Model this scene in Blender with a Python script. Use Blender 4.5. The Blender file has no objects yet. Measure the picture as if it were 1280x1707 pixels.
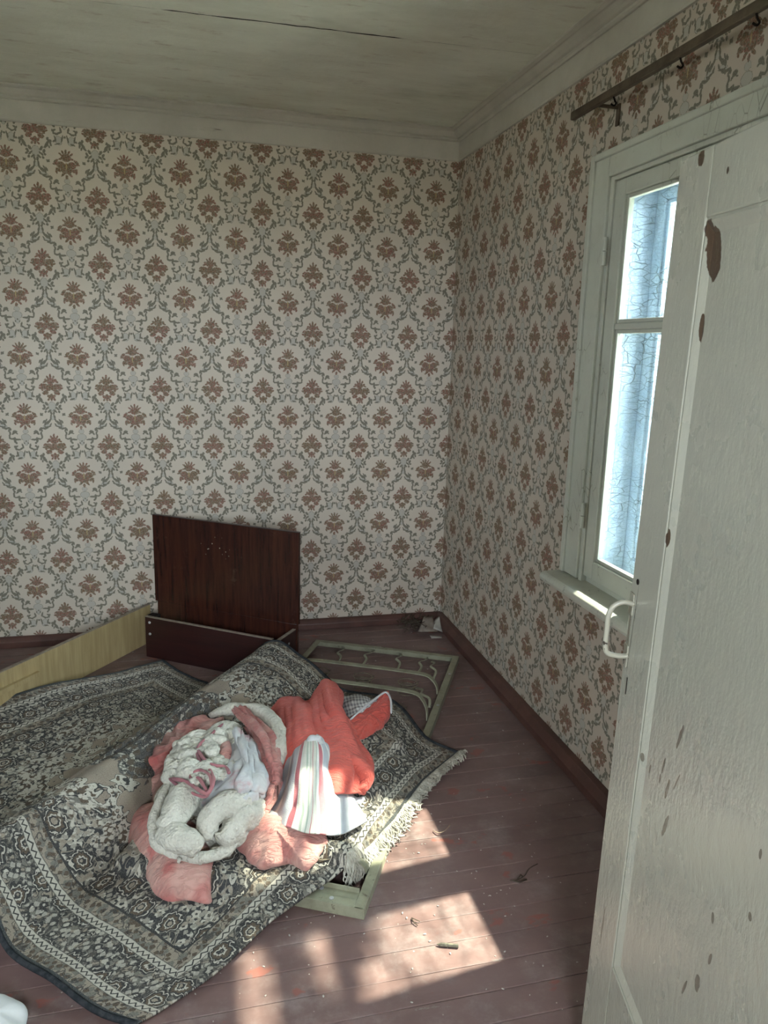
import bpy, bmesh, math, random
import numpy as np
from mathutils import Vector, Matrix, Euler
random.seed(7); rng = np.random.default_rng(7)
SC = bpy.context.scene
COL = SC.collection

# ---------------------------------------------------------------- camera
F_PX, CX, CY, H = 1270.0, 640.0, 853.5, 1.55
def _d(px, py):
    v = np.array([px - CX, -(py - CY), -F_PX]); return v / np.linalg.norm(v)
_Y = _d(319, 572); _X = _d(5832, 722); _X = _X - _Y * (_X @ _Y); _X /= np.linalg.norm(_X); _Z = np.cross(_X, _Y)
RW = np.array([_X, _Y, _Z])
cam_d = bpy.data.cameras.new('camera'); cam = bpy.data.objects.new('camera', cam_d); COL.objects.link(cam)
M = Matrix([list(r) for r in RW]).to_4x4(); M.translation = Vector((0, 0, H)); cam.matrix_world = M
cam_d.sensor_fit = 'VERTICAL'; cam_d.sensor_height = 36.0; cam_d.lens = 36.0 * F_PX / 1707.0
cam_d.clip_start = 0.02; cam_d.clip_end = 200
SC.camera = cam
def ray(px, py): return RW @ _d(px, py)
def at(px, py, z=0.0):
    "point of the scene seen at a pixel, at height z"
    r = ray(px, py); t = (z - H) / r[2]; return np.array([r[0] * t, r[1] * t, H + r[2] * t])

# ---------------------------------------------------------------- sky, sun, exposure
W = bpy.data.worlds.new('sky'); SC.world = W; W.use_nodes = True
bg = W.node_tree.nodes['Background']
bg.inputs[0].default_value = (0.84, 0.92, 1.0, 1); bg.inputs[1].default_value = 6.0
sun_d = bpy.data.lights.new('sun', 'SUN'); sun_d.energy = 5.4; sun_d.angle = math.radians(1.1); sun_d.color = (1.0, 0.86, 0.70)
sun = bpy.data.objects.new('sun', sun_d); COL.objects.link(sun); sun.location = (6, 3, 8)
sun.rotation_euler = Vector((-0.735, -0.10, -1)).to_track_quat('-Z', 'Y').to_euler()
def portal(name, loc, nrm, sx, sy):
    d = bpy.data.lights.new(name, 'AREA'); d.shape = 'RECTANGLE'; d.size = sx; d.size_y = sy
    d.cycles.is_portal = True
    o = bpy.data.objects.new(name, d); COL.objects.link(o); o.location = loc
    o.rotation_euler = Vector(nrm).to_track_quat('-Z', 'Y').to_euler()
WX, WY = 1.375, 4.03                 # right wall plane, back wall plane
XL, YF, ZC = -2.75, 0.42, 2.645      # left wall, front (door) wall, ceiling
portal('window_daylight', (WX + 0.20, 2.0, 1.42), (-1, 0, 0), 1.0, 1.4)
portal('hall_fill_daylight', (0.0, -1.5, 1.7), (0, 1, 0), 0.9, 1.1)  # portal of the unseen hall opening added for fill
portal('left_fill_daylight', (XL - 0.3, 1.20, 1.65), (1, 0, 0), 0.6, 1.1)  # portal of the fill window added out of view
SC.view_settings.view_transform = 'Standard'; SC.view_settings.look = 'None'
SC.view_settings.gamma = 1.0; SC.view_settings.use_curve_mapping = False
SC.view_settings.exposure = 3.05
cy = SC.cycles
cy.use_denoising = True; cy.max_bounces = 10; cy.diffuse_bounces = 7; cy.glossy_bounces = 4
cy.transparent_max_bounces = 12; cy.sample_clamp_indirect = 6; cy.caustics_reflective = False; cy.caustics_refractive = False

# ---------------------------------------------------------------- node helper
class G:
    def __init__(s, name, rough=0.6, spec=0.3):
        s.mat = bpy.data.materials.new(name); s.mat.use_nodes = True
        s.t = s.mat.node_tree; s.n = s.t.nodes
        s.b = s.n['Principled BSDF']; s.out = s.n['Material Output']
        s.b.inputs['Roughness'].default_value = rough; s.b.inputs['Specular IOR Level'].default_value = spec
    def link(s, a, b): s.t.links.new(a, b)
    def _in(s, sock, v):
        if v is None: return
        if isinstance(v, bpy.types.NodeSocket): s.t.links.new(v, sock)
        elif isinstance(v, (tuple, list)):
            v = tuple(v)
            if len(sock.default_value) == 4 and len(v) == 3: v = v + (1,)
            sock.default_value = v
        else: sock.default_value = v
    def m(s, op, a, b=None, c=None, clamp=False):
        n = s.n.new('ShaderNodeMath'); n.operation = op; n.use_clamp = clamp
        s._in(n.inputs[0], a); s._in(n.inputs[1], b); s._in(n.inputs[2], c); return n.outputs[0]
    def vm(s, op, a, b=None):
        n = s.n.new('ShaderNodeVectorMath'); n.operation = op
        s._in(n.inputs[0], a); s._in(n.inputs[1], b)
        return n.outputs['Value'] if op in ('LENGTH', 'DOT_PRODUCT', 'DISTANCE') else n.outputs[0]
    def obj(s): return s.n.new('ShaderNodeTexCoord').outputs['Object']
    def uv(s): return s.n.new('ShaderNodeTexCoord').outputs['UV']
    def geo(s): return s.n.new('ShaderNodeNewGeometry').outputs['Position']
    def sep(s, v):
        n = s.n.new('ShaderNodeSeparateXYZ'); s._in(n.inputs[0], v); return n.outputs[0], n.outputs[1], n.outputs[2]
    def comb(s, x, y, z=0.0):
        n = s.n.new('ShaderNodeCombineXYZ'); s._in(n.inputs[0], x); s._in(n.inputs[1], y); s._in(n.inputs[2], z); return n.outputs[0]
    def map(s, v, loc=(0, 0, 0), rot=(0, 0, 0), sc=(1, 1, 1), typ='POINT'):
        n = s.n.new('ShaderNodeMapping'); n.vector_type = typ; s._in(n.inputs[0], v)
        n.inputs['Location'].default_value = loc; n.inputs['Rotation'].default_value = rot; n.inputs['Scale'].default_value = sc
        return n.outputs[0]
    def noise(s, v, scale, detail=3, rough=0.5, dist=0.0, col=False):
        n = s.n.new('ShaderNodeTexNoise'); s._in(n.inputs['Vector'], v); n.inputs['Scale'].default_value = scale
        n.inputs['Detail'].default_value = detail; n.inputs['Roughness'].default_value = rough; n.inputs['Distortion'].default_value = dist
        return n.outputs['Color' if col else 'Fac']
    def voro(s, v, scale, feat='F1', out='Distance', rnd=1.0):
        n = s.n.new('ShaderNodeTexVoronoi'); n.feature = feat; s._in(n.inputs['Vector'], v); n.inputs['Scale'].default_value = scale
        n.inputs['Randomness'].default_value = rnd
        return n.outputs[out]
    def wave(s, v, scale, dist=0, direction='X', detail=2, ds=1.0):
        n = s.n.new('ShaderNodeTexWave'); n.bands_direction = direction; s._in(n.inputs['Vector'], v)
        n.inputs['Scale'].default_value = scale; n.inputs['Distortion'].default_value = dist
        n.inputs['Detail'].default_value = detail; n.inputs['Detail Scale'].default_value = ds
        return n.outputs['Fac']
    def ss(s, v, lo, hi, a=0.0, b=1.0):
        n = s.n.new('ShaderNodeMapRange'); n.interpolation_type = 'SMOOTHSTEP'
        s._in(n.inputs[0], v); s._in(n.inputs[1], lo); s._in(n.inputs[2], hi); n.inputs[3].default_value = a; n.inputs[4].default_value = b
        return n.outputs[0]
    def mix(s, f, a, b, mode='MIX'):
        n = s.n.new('ShaderNodeMix'); n.data_type = 'RGBA'; n.blend_type = mode
        s._in(n.inputs[0], f); s._in(n.inputs[6], a); s._in(n.inputs[7], b); return n.outputs[2]
    def ramp(s, f, stops, interp='LINEAR'):
        n = s.n.new('ShaderNodeValToRGB'); n.color_ramp.interpolation = interp; s._in(n.inputs[0], f)
        el = n.color_ramp.elements
        while len(el) < len(stops): el.new(0.5)
        for e, (p, c) in zip(el, stops): e.position = p; e.color = tuple(c) + ((1,) if len(c) == 3 else ())
        return n.outputs[0]
    def bump(s, h, strength=0.3, dist=0.01, nrm=None):
        n = s.n.new('ShaderNodeBump'); n.inputs['Strength'].default_value = strength; n.inputs['Distance'].default_value = dist
        s._in(n.inputs['Height'], h)
        if nrm is not None: s.link(nrm, n.inputs['Normal'])
        s.link(n.outputs[0], s.b.inputs['Normal']); return n.outputs[0]
    def color(s, c): s._in(s.b.inputs['Base Color'], c); return s
    def rough(s, r): s._in(s.b.inputs['Roughness'], r); return s

def mixnoise(name, c1, c2, scale, rough=0.6, spec=0.3, bump=0.0, bscale=60, bdist=0.004):
    g = G(name, rough, spec); p = g.obj()
    g.color(g.mix(g.ss(g.noise(p, scale, 5, 0.6), 0.35, 0.65), c1, c2))
    if bump: g.bump(g.noise(p, bscale, 4, 0.6), bump, bdist)
    return g.mat

# ---- wallpaper: printed damask of bouquets, scrolls and shells (units: thousandths of a repeat of 780)
E_FLOWER = [ # x, y, rx, ry, rot   (y downwards, measured on one repeat; A column)
 (0,545,58,46,0),(0,480,13,34,0),(34,488,11,30,.4),(62,508,11,26,.9),(66,560,22,12,.2),
 (66,632,48,42,0),(118,590,34,18,.7),(128,622,30,10,.1),(40,690,26,40,.5),(96,690,34,20,-.6),(116,712,12,24,.3),
 (38,738,14,38,-.7),(0,768,16,26,0),(0,650,34,40,0),(44,660,26,30,0),(0,705,30,24,0)]
E_FLOWER_B = [(0,940,52,40,0),(0,880,14,34,0),(34,896,12,26,.5),(62,925,16,14,0),(72,950,26,12,.5),
 (74,1012,48,38,0),(122,992,26,12,.7),(126,1032,24,13,-.2),(104,1052,16,20,0),
 (66,1088,34,30,.3),(92,1104,22,12,-.7),(30,1140,28,18,-.8),(0,1168,16,28,0),(36,1178,12,20,-.5),(0,1010,38,46,0),(0,1128,22,26,0),(34,1050,30,20,0)]
E_SCROLL = [(0,948,10,8,0),(24,972,9,8,0),(100,925,40,11,.1),(134,930,14,34,0),(120,968,12,16,.5),(160,915,28,10,.2),
 (186,912,20,10,-.6),(196,880,10,28,.1),(188,838,10,24,.25),(196,800,10,22,-.5),(222,780,24,9,.5),(256,762,26,9,.4),
 (128,824,26,20,.3),(152,848,18,10,.8),(104,846,12,8,-.5),
 (44,1010,10,30,.25),(66,1046,30,10,.5),(100,1058,26,10,-.2),(128,1042,10,22,0),(118,1014,18,10,.4),(142,1020,9,14,0),
 (32,1110,9,40,-.2),(112,1110,9,34,.25),(88,1172,30,9,.3),(126,1140,16,12,.5),
 (176,1142,24,16,-.3),(200,1122,14,18,0),(168,1178,12,22,.3),(212,1186,17,36,-.55),(236,1222,22,11,.9),(186,1210,9,16,.2),(196,1158,20,12,.6),
 (0,1090,13,13,0)]
E_SCROLL_B = [(66,1236,26,15,-.9),(94,1268,14,24,.5),(62,1296,30,11,.7),(104,1300,16,12,.2),(36,1330,26,11,.8),(82,1340,12,16,-.4),(16,1356,12,22,.2),
 (136,1374,10,22,.7),(136,1374,10,20,-.9),
 (22,1400,10,30,-.3),(34,1452,11,28,-.5),(62,1480,16,30,-.7),(96,1494,12,28,-.2),(112,1470,10,24,-.4),(84,1452,9,22,-.5),
 (66,1536,40,8,.35),(110,1560,34,8,-.1),(140,1556,20,9,-.6),(164,1572,11,20,-.3),(30,1508,8,24,-.4)]
E_PALE = [(0,818,34,30,0),(0,895,58,44,0),(0,950,30,50,0),(72,1132,40,52,.2)]
E_PALE_B = [(0,1270,46,62,0),(0,1420,22,30,0),(84,1528,44,22,.35)]
def ellipses(g, p, lst, y0, cache):
    "min over ellipses of the normalised radius; rotations are shared in steps of a quarter radian"
    acc = None
    for (x, y, rx, ry, r) in lst:
        r = round(r * 4) / 4
        if r not in cache: cache[r] = p if r == 0 else g.map(p, (0, 0, 0), (0, 0, r))
        c, s_ = math.cos(r), math.sin(r); yy = -(y - y0)
        n = g.n.new('ShaderNodeVectorMath'); n.operation = 'MULTIPLY_ADD'; g.link(cache[r], n.inputs[0])
        n.inputs[1].default_value = (1 / rx, 1 / ry, 0); n.inputs[2].default_value = (-(c * x - s_ * yy) / rx, -(s_ * x + c * yy) / ry, 0)
        l = g.vm('LENGTH', n.outputs[0])
        acc = l if acc is None else g.m('MINIMUM', acc, l)
    return acc
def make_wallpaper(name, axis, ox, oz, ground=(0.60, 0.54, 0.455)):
    g = G(name, 0.72, 0.25)
    x, y, z = g.sep(g.geo()); u = x if axis == 'x' else y
    U = g.m('MULTIPLY', g.m('SUBTRACT', u, ox), 686.0 / 0.2560); V = g.m('MULTIPLY', g.m('SUBTRACT', z, oz), 780.0 / 0.2905)
    wob = g.sep(g.noise(g.comb(U, V), 0.045, 1, 0.5, col=True))
    U = g.m('ADD', U, g.m('MULTIPLY', g.m('SUBTRACT', wob[0], 0.5), 16)); V = g.m('ADD', V, g.m('MULTIPLY', g.m('SUBTRACT', wob[1], 0.5), 16))
    def cell(du, dv, top):
        fu = g.m('ABSOLUTE', g.m('SUBTRACT', g.m('FLOORED_MODULO', g.m('ADD', g.m('SUBTRACT', U, du), 343), 686.0), 343))
        fv = g.m('SUBTRACT', g.m('FLOORED_MODULO', g.m('ADD', g.m('SUBTRACT', V, dv), top), 780.0), top)   # v in (-top .. 780-top), y up
        return g.comb(fu, fv)
    # V = 0 at centre of A bouquet (y = 620): v up = -(y-620); cell spans y 450..1230
    PA = cell(0, 0, 1230 - 620)
    PB = cell(343, -390, 1625 - 1010)
    CA, CB = {}, {}
    fA = ellipses(g, PA, E_FLOWER, 620, CA); fB = ellipses(g, PB, E_FLOWER_B, 1010, CB)
    sA = ellipses(g, PA, E_SCROLL, 620, CA); sB = ellipses(g, PB, E_SCROLL_B, 1010, CB)
    pA = ellipses(g, PA, E_PALE, 620, CA); pB = ellipses(g, PB, E_PALE_B, 1010, CB)
    fl = g.m('MINIMUM', fA, fB); sc = g.m('MINIMUM', sA, sB); pa = g.m('MINIMUM', pA, pB)
    P = g.comb(U, V)
    brk = g.noise(P, 0.12, 2, 0.7)
    jag = g.m('MULTIPLY', g.m('SUBTRACT', brk, 0.5), 0.9)
    mf = g.ss(g.m('ADD', fl, jag), 0.92, 1.12, 1, 0); ms = g.ss(g.m('ADD', sc, jag), 0.98, 1.25, 1, 0); mp = g.ss(pa, 0.96, 1.04, 1, 0)
    rim = g.m('MULTIPLY', g.ss(pa, 0.9, 0.98), g.ss(pa, 1.0, 1.1, 1, 0))
    big = g.noise(g.comb(u, z), 1.3, 4, 0.6)
    age = g.ss(big, 0.3, 0.75)
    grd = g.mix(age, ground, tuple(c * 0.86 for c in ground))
    red = g.mix(g.ss(g.noise(P, 0.006, 2), 0.42, 0.6), (0.225, 0.088, 0.062), (0.175, 0.098, 0.050))
    flc = g.mix(g.ss(g.noise(P, 0.05, 2), 0.46, 0.60), red, (0.13, 0.11, 0.07))
    c = g.mix(g.m('MULTIPLY', mp, 0.8), grd, (0.42, 0.40, 0.355))
    c = g.mix(g.m('MULTIPLY', rim, g.ss(brk, 0.4, 0.55)), c, (0.15, 0.145, 0.115))
    c = g.mix(g.m('MULTIPLY', ms, 0.92), c, g.mix(g.ss(brk, 0.4, 0.6), (0.20, 0.19, 0.15), (0.115, 0.105, 0.078)))
    pet = g.voro(P, 0.036, 'DISTANCE_TO_EDGE')
    petl = g.m('MULTIPLY', g.ss(pet, 0.03, 0.11, 1, 0), 0.26)
    flc = g.mix(petl, flc, grd)
    c = g.mix(g.m('MULTIPLY', mf, 0.95), c, flc)
    yl = g.ss(g.vm('LENGTH', g.map(PA, (0, -20, 0), (0, 0, 0), (9, 46, 1), 'TEXTURE')), 0.8, 1.1, 0.8, 0)
    c = g.mix(yl, c, (0.42, 0.33, 0.17))
    g.color(c)
    g.bump(g.noise(g.geo(), 7, 4, 0.6), 0.25, 0.01)
    return g.mat
M_PAPER_B = make_wallpaper('damask_wallpaper_back', 'x', -0.029, 2.052)
M_PAPER_R = make_wallpaper('damask_wallpaper_right_shaded', 'y', 2.088, 2.342, (0.52, 0.45, 0.375))  # same paper, ground colour darkened for the shade on this wall
M_PAPER_L = make_wallpaper('damask_wallpaper_left', 'y', 2.36, 2.052)

def old_paint(name, c1, c2, rough=0.38, crack=0.5, dirt=(0.16, 0.14, 0.10), dirt_amt=0.5, scale=1.0, bump=0.35, spec=0.5):
    g = G(name, rough, spec); p = g.geo()
    n = g.noise(p, 2.5 * scale, 6, 0.65)
    c = g.mix(g.ss(n, 0.3, 0.7), c1, c2)
    st = g.noise(g.map(p, sc=(1, 1, 1)), 28 * scale, 6, 0.75)
    c = g.mix(g.m('MULTIPLY', g.ss(st, 0.60, 0.74), dirt_amt), c, dirt)
    cr = g.voro(g.map(p, sc=(1, 1, 0.35)), 34 * scale, 'DISTANCE_TO_EDGE')
    crm = g.m('MULTIPLY', g.ss(cr, 0.0, 0.03, 1, 0), g.m('MULTIPLY', g.ss(g.noise(p, 5, 3), 0.5, 0.65), crack))
    c = g.mix(crm, c, dirt)
    g.color(c)
    h = g.m('SUBTRACT', g.m('ADD', g.noise(p, 14 * scale, 5, 0.6), g.m('MULTIPLY', g.noise(p, 90, 3), 0.25)), crm)
    g.bump(h, bump, 0.004)
    return g.mat
M_TRIM = old_paint('cracked_white_window_paint', (0.55, 0.56, 0.49), (0.46, 0.47, 0.40), 0.35, 0.8)
M_SILL = old_paint('dirty_sill_paint', (0.58, 0.58, 0.50), (0.44, 0.44, 0.37), 0.4, 0.6, (0.07, 0.065, 0.05), 0.9)

def make_ceiling():
    g = G('whitewashed_ceiling', 0.75, 0.2); p = g.geo()
    n = g.noise(g.map(p, sc=(1, 2.6, 1)), 2.2, 7, 0.68)
    c = g.mix(g.ss(n, 0.3, 0.72), (0.74, 0.74, 0.65), (0.62, 0.61, 0.52))
    n2 = g.noise(g.map(p, (3, 1, 0), sc=(1.3, 5, 1)), 5, 6, 0.7)
    c = g.mix(g.m('MULTIPLY', g.ss(n2, 0.56, 0.72), 0.55), c, (0.42, 0.33, 0.27))
    n3 = g.noise(g.map(p, (8, 1, 0), sc=(1, 1.6, 1)), 1.4, 4, 0.6)
    c = g.mix(g.m('MULTIPLY', g.ss(n3, 0.55, 0.75), 0.5), c, (0.34, 0.35, 0.27))
    g.color(c); g.bump(g.noise(p, 16, 6, 0.7), 0.45, 0.006)
    return g.mat
M_CEIL = make_ceiling()
def make_cornice():
    g = G('cracked_cornice_paint', 0.6, 0.3); p = g.geo()
    c = g.mix(g.ss(g.noise(p, 3, 6, 0.65), 0.3, 0.7), (0.50, 0.475, 0.415), (0.42, 0.395, 0.34))
    s = g.noise(g.map(p, sc=(1, 1, 14)), 2.2, 5, 0.75)
    c = g.mix(g.ss(s, 0.66, 0.72), c, (0.09, 0.07, 0.05))
    g.color(c); g.bump(g.m('SUBTRACT', g.noise(p, 22, 5, 0.65), g.ss(s, 0.62, 0.70)), 0.5, 0.005)
    return g.mat
M_CORN = make_cornice()

def make_floor():
    g = G('worn_brown_floor_paint', 0.42, 0.45); p = g.geo()
    n = g.noise(g.map(p, sc=(0.6, 1.4, 1)), 3.0, 6, 0.65)
    c = g.mix(g.ss(n, 0.32, 0.7), (0.190, 0.120, 0.110), (0.135, 0.085, 0.078))
    dust = g.noise(g.map(p, (2, 0, 0)), 7, 7, 0.75)
    c = g.mix(g.m('MULTIPLY', g.ss(dust, 0.45, 0.75), 0.45), c, (0.34, 0.29, 0.275))
    red = g.noise(g.map(p, (5, 3, 0), sc=(1, 1.5, 1)), 5.5, 4, 0.6)
    c = g.mix(g.m('MULTIPLY', g.ss(red, 0.62, 0.66), 0.6), c, (0.26, 0.075, 0.05))
    wear = g.noise(g.map(p, (7.3, 1, 0), sc=(0.8, 2.2, 1)), 6, 7, 0.75)
    c = g.mix(g.m('MULTIPLY', g.ss(wear, 0.66, 0.69), 0.8), c, (0.22, 0.20, 0.18))
    sp = g.voro(p, 38, 'F1'); spn = g.noise(p, 9, 2)
    c = g.mix(g.m('MULTIPLY', g.ss(sp, 0.05, 0.09, 1, 0), g.ss(spn, 0.5, 0.6)), c, (0.55, 0.50, 0.44))
    g.color(c)
    g.rough(g.ss(dust, 0.3, 0.7, 0.30, 0.6))
    h = g.m('ADD', g.noise(g.map(p, sc=(0.25, 1, 1)), 26, 5, 0.65), g.m('MULTIPLY', g.ss(wear, 0.66, 0.68), -0.6))
    g.bump(h, 0.35, 0.003)
    return g.mat
M_FLOOR = make_floor()
M_GAP = mixnoise('dark_dusty_gap', (0.012, 0.009, 0.008), (0.03, 0.024, 0.02), 20, 0.9, 0.1)
M_SKIRT = mixnoise('brown_skirting_paint', (0.115, 0.052, 0.040), (0.075, 0.036, 0.029), 6, 0.42, 0.4, 0.3, 30)
M_PLASTER = mixnoise('bare_plaster', (0.45, 0.43, 0.38), (0.38, 0.36, 0.31), 3, 0.8, 0.2, 0.2)

# ---------------------------------------------------------------- mesh helpers
def link(o, parent=None):
    COL.objects.link(o)
    if parent is not None: o.parent = parent
    return o
def tag(o, label=None, cat=None, group=None, kind=None):
    if label: o['label'] = label
    if cat: o['category'] = cat
    if group: o['group'] = group
    if kind: o['kind'] = kind
    return o
def empty(name, loc, label, cat, group=None, rz=0.0):
    o = bpy.data.objects.new(name, None); COL.objects.link(o); o.location = loc; o.rotation_euler[2] = rz; o.empty_display_size = 0.1
    bpy.context.view_layer.update()
    return tag(o, label, cat, group)
def mobj(name, bm, mat, parent=None, smooth=False, bevel=0.0, seg=2, world=False):
    me = bpy.data.meshes.new(name); bmesh.ops.recalc_face_normals(bm, faces=bm.faces); bm.to_mesh(me); bm.free()
    if mat is not None: me.materials.append(mat)
    if smooth:
        for p in me.polygons: p.use_smooth = True
    o = bpy.data.objects.new(name, me); link(o, parent)
    if world and parent is not None: o.matrix_parent_inverse = parent.matrix_world.inverted()
    if bevel:
        b = o.modifiers.new('bevel', 'BEVEL'); b.width = bevel; b.segments = seg; b.limit_method = 'ANGLE'
    return o
def bx(bm, x0, x1, y0, y1, z0, z1, mi=0):
    vs = [bm.verts.new((x, y, z)) for z in (z0, z1) for y in (y0, y1) for x in (x0, x1)]
    fs = [(0, 2, 3, 1), (4, 5, 7, 6), (0, 1, 5, 4), (2, 6, 7, 3), (0, 4, 6, 2), (1, 3, 7, 5)]
    out = []
    for f in fs:
        fc = bm.faces.new([vs[i] for i in f]); fc.material_index = mi; out.append(fc)
    return vs
def boxo(name, b, mat, parent=None, bevel=0.0, seg=2, world=False):
    bm = bmesh.new(); bx(bm, *b); return mobj(name, bm, mat, parent, bevel=bevel, seg=seg, world=world)
def prism(bm, prof, a, b, axis):
    "closed profile (2D) extruded along axis: 'x' -> prof=(y,z); 'y' -> prof=(x,z)"
    mk = (lambda t, p: (t, p[0], p[1])) if axis == 'x' else ((lambda t, p: (p[0], t, p[1])) if axis == 'y' else (lambda t, p: (p[0], p[1], t)))
    r0 = [bm.verts.new(mk(a, p)) for p in prof]; r1 = [bm.verts.new(mk(b, p)) for p in prof]
    n = len(prof)
    for i in range(n): bm.faces.new((r0[i], r0[(i + 1) % n], r1[(i + 1) % n], r1[i]))
    bm.faces.new(r0); bm.faces.new(r1[::-1])
def tube(bm, pts, rad, seg=8, cap=True, flat=None, up=(0, 0, 1)):
    pts = [Vector(p) for p in pts]; n = len(pts); rings = []
    rad = rad if hasattr(rad, '__len__') else [rad] * n
    prev = None
    for i in range(n):
        t = (pts[min(i + 1, n - 1)] - pts[max(i - 1, 0)])
        t = t.normalized() if t.length > 1e-9 else Vector((1, 0, 0))
        if prev is None:
            a = Vector(up).cross(t)
            if a.length < 1e-3: a = Vector((1, 0, 0)).cross(t)
            a.normalize()
        else:
            a = prev - t * prev.dot(t)
            a = a.normalized() if a.length > 1e-6 else prev
        prev = a; b = t.cross(a).normalized()
        fa, fb = (1, 1) if flat is None else flat
        rings.append([bm.verts.new(pts[i] + (a * math.cos(2 * math.pi * k / seg) * fa + b * math.sin(2 * math.pi * k / seg) * fb) * rad[i]) for k in range(seg)])
    for i in range(n - 1):
        for k in range(seg):
            bm.faces.new((rings[i][k], rings[i][(k + 1) % seg], rings[i + 1][(k + 1) % seg], rings[i + 1][k]))
    if cap: bm.faces.new(rings[0][::-1]); bm.faces.new(rings[-1])
def catmull(P, n, closed=False):
    P = np.array(P, float); m = len(P); out = []
    segs = m if closed else m - 1
    for i in range(segs):
        idx = [(i - 1) % m, i % m, (i + 1) % m, (i + 2) % m] if closed else [max(i - 1, 0), i, i + 1, min(i + 2, m - 1)]
        p0, p1, p2, p3 = [P[j] for j in idx]
        for k in range(n):
            t = k / n
            out.append(0.5 * ((2 * p1) + (-p0 + p2) * t + (2 * p0 - 5 * p1 + 4 * p2 - p3) * t * t + (-p0 + 3 * p1 - 3 * p2 + p3) * t ** 3))
    if not closed: out.append(P[-1])
    return np.array(out)
def catgrid(Gd, nu, nv):
    "Gd: rows x cols x k  ->  smooth dense grid"
    Gd = np.array(Gd, float)
    A = np.array([catmull(r, nv) for r in Gd])                 # rows, dense cols
    B = np.array([catmull(A[:, j], nu) for j in range(A.shape[1])])
    return B.transpose(1, 0, 2)
class Noise3:
    def __init__(s, seed, oct=4):
        r = np.random.default_rng(seed); s.k = []
        for o in range(oct):
            for _ in range(7):
                d = r.normal(size=3); d /= np.linalg.norm(d)
                s.k.append((d * (2 ** o) * r.uniform(0.7, 1.35), r.uniform(0, 6.28), 0.5 ** o))
        s.n = math.sqrt(sum(a[2] ** 2 for a in s.k) / 2)
    def __call__(s, P, f):
        v = 0
        for d, ph, a in s.k: v = v + a * np.sin((P @ d) * f * 6.283 + ph)
        return v / s.n
def grid_mesh(name, D, mat, parent=None, uv=None, thick=0.0, mat2=None, sub=0, closed=False, world=True):
    R, Cn = D.shape[:2]
    vs = D.reshape(-1, 3)
    faces = []
    for i in range(R - 1):
        for j in range(Cn - 1):
            a = i * Cn + j; faces.append((a, a + 1, a + Cn + 1, a + Cn))
    me = bpy.data.meshes.new(name); me.from_pydata([tuple(v) for v in vs], [], faces); me.update()
    if uv is not None:
        l = me.uv_layers.new(name='UVMap'); U = uv.reshape(-1, 2)
        idx = np.empty(len(me.loops), dtype=np.int32); me.loops.foreach_get('vertex_index', idx)
        l.data.foreach_set('uv', U[idx].ravel().astype(np.float32))
    me.materials.append(mat)
    if mat2: me.materials.append(mat2)
    me.polygons.foreach_set('use_smooth', [True] * len(me.polygons))
    o = bpy.data.objects.new(name, me); link(o, parent)
    if world and parent is not None: o.matrix_parent_inverse = parent.matrix_world.inverted()
    if thick:
        s = o.modifiers.new('thickness', 'SOLIDIFY'); s.thickness = thick; s.offset = -1 if True else 1
        if mat2: s.material_offset = 1
    return o
def normals(D):
    du = np.gradient(D, axis=0); dv = np.gradient(D, axis=1); n = np.cross(du, dv)
    n /= np.maximum(np.linalg.norm(n, axis=2, keepdims=True), 1e-9)
    return n * np.where(n[:, :, 2:3] < 0, -1, 1)

# ================================================================ ROOM SHELL
T = 0.16
def struct(name, bm, mat, parent=None, **k):
    o = mobj(name, bm, mat, parent, **k)
    if parent is None: o['kind'] = 'structure'
    return o
# ---- floor: boards run across the room, each its own board
bm = bmesh.new(); bx(bm, XL - T, WX + T, -1.3, WY + T, -0.12, -0.026)
floor = struct('floor', bm, M_GAP)
y = -1.25; k = 0; PITCH = 0.0872
edges0 = 1.996 - PITCH * math.floor((1.996 + 1.25) / PITCH)
y = edges0 - PITCH
rb = random.Random(3)
while y < WY:
    joints = [XL] + ([rb.uniform(XL + 0.8, -0.9)] if rb.random() < 0.5 else []) + [WX]
    for a, b in zip(joints[:-1], joints[1:]):
        bm = bmesh.new(); nseg = 26; rows = []
        dz = rb.uniform(-0.0006, 0.0006)
        for i in range(nseg + 1):
            x = a + 0.0015 + (b - a - 0.003) * i / nseg
            sk = 0.012 * (x - 0.4)
            g0 = rb.uniform(0.0001, 0.0011); g1 = rb.uniform(0.0001, 0.0011)
            y0 = y + sk + g0; y1 = y + PITCH + sk - g1
            rows.append([bm.verts.new((x, y0, -0.025)), bm.verts.new((x, y0, dz - 0.0012)), bm.verts.new((x, y0 + 0.002, dz)),
                         bm.verts.new((x, y1 - 0.002, dz)), bm.verts.new((x, y1, dz - 0.0012)), bm.verts.new((x, y1, -0.025))])
        for r0, r1 in zip(rows[:-1], rows[1:]):
            for q in range(5): bm.faces.new((r0[q], r0[q + 1], r1[q + 1], r1[q]))
        bm.faces.new(rows[0]); bm.faces.new(rows[-1][::-1])
        mobj('floor_board', bm, M_FLOOR, floor)
    y += PITCH
# ---- walls
bm = bmesh.new(); bx(bm, XL - T, WX + T + 0.2, WY, WY + T, -0.12, ZC + 0.1); struct('wall_back', bm, M_PAPER_B)
LW = (0.90, 1.50, 1.15, 2.15)            # unseen window added in the left wall as fill light
bm = bmesh.new(); bx(bm, XL - T, XL, -1.3, LW[0], -0.12, ZC + 0.1); bx(bm, XL - T, XL, LW[1], WY, -0.12, ZC + 0.1)
bx(bm, XL - T, XL, LW[0], LW[1], -0.12, LW[2]); bx(bm, XL - T, XL, LW[0], LW[1], LW[3], ZC + 0.1); struct('wall_left', bm, M_PAPER_L)
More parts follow.
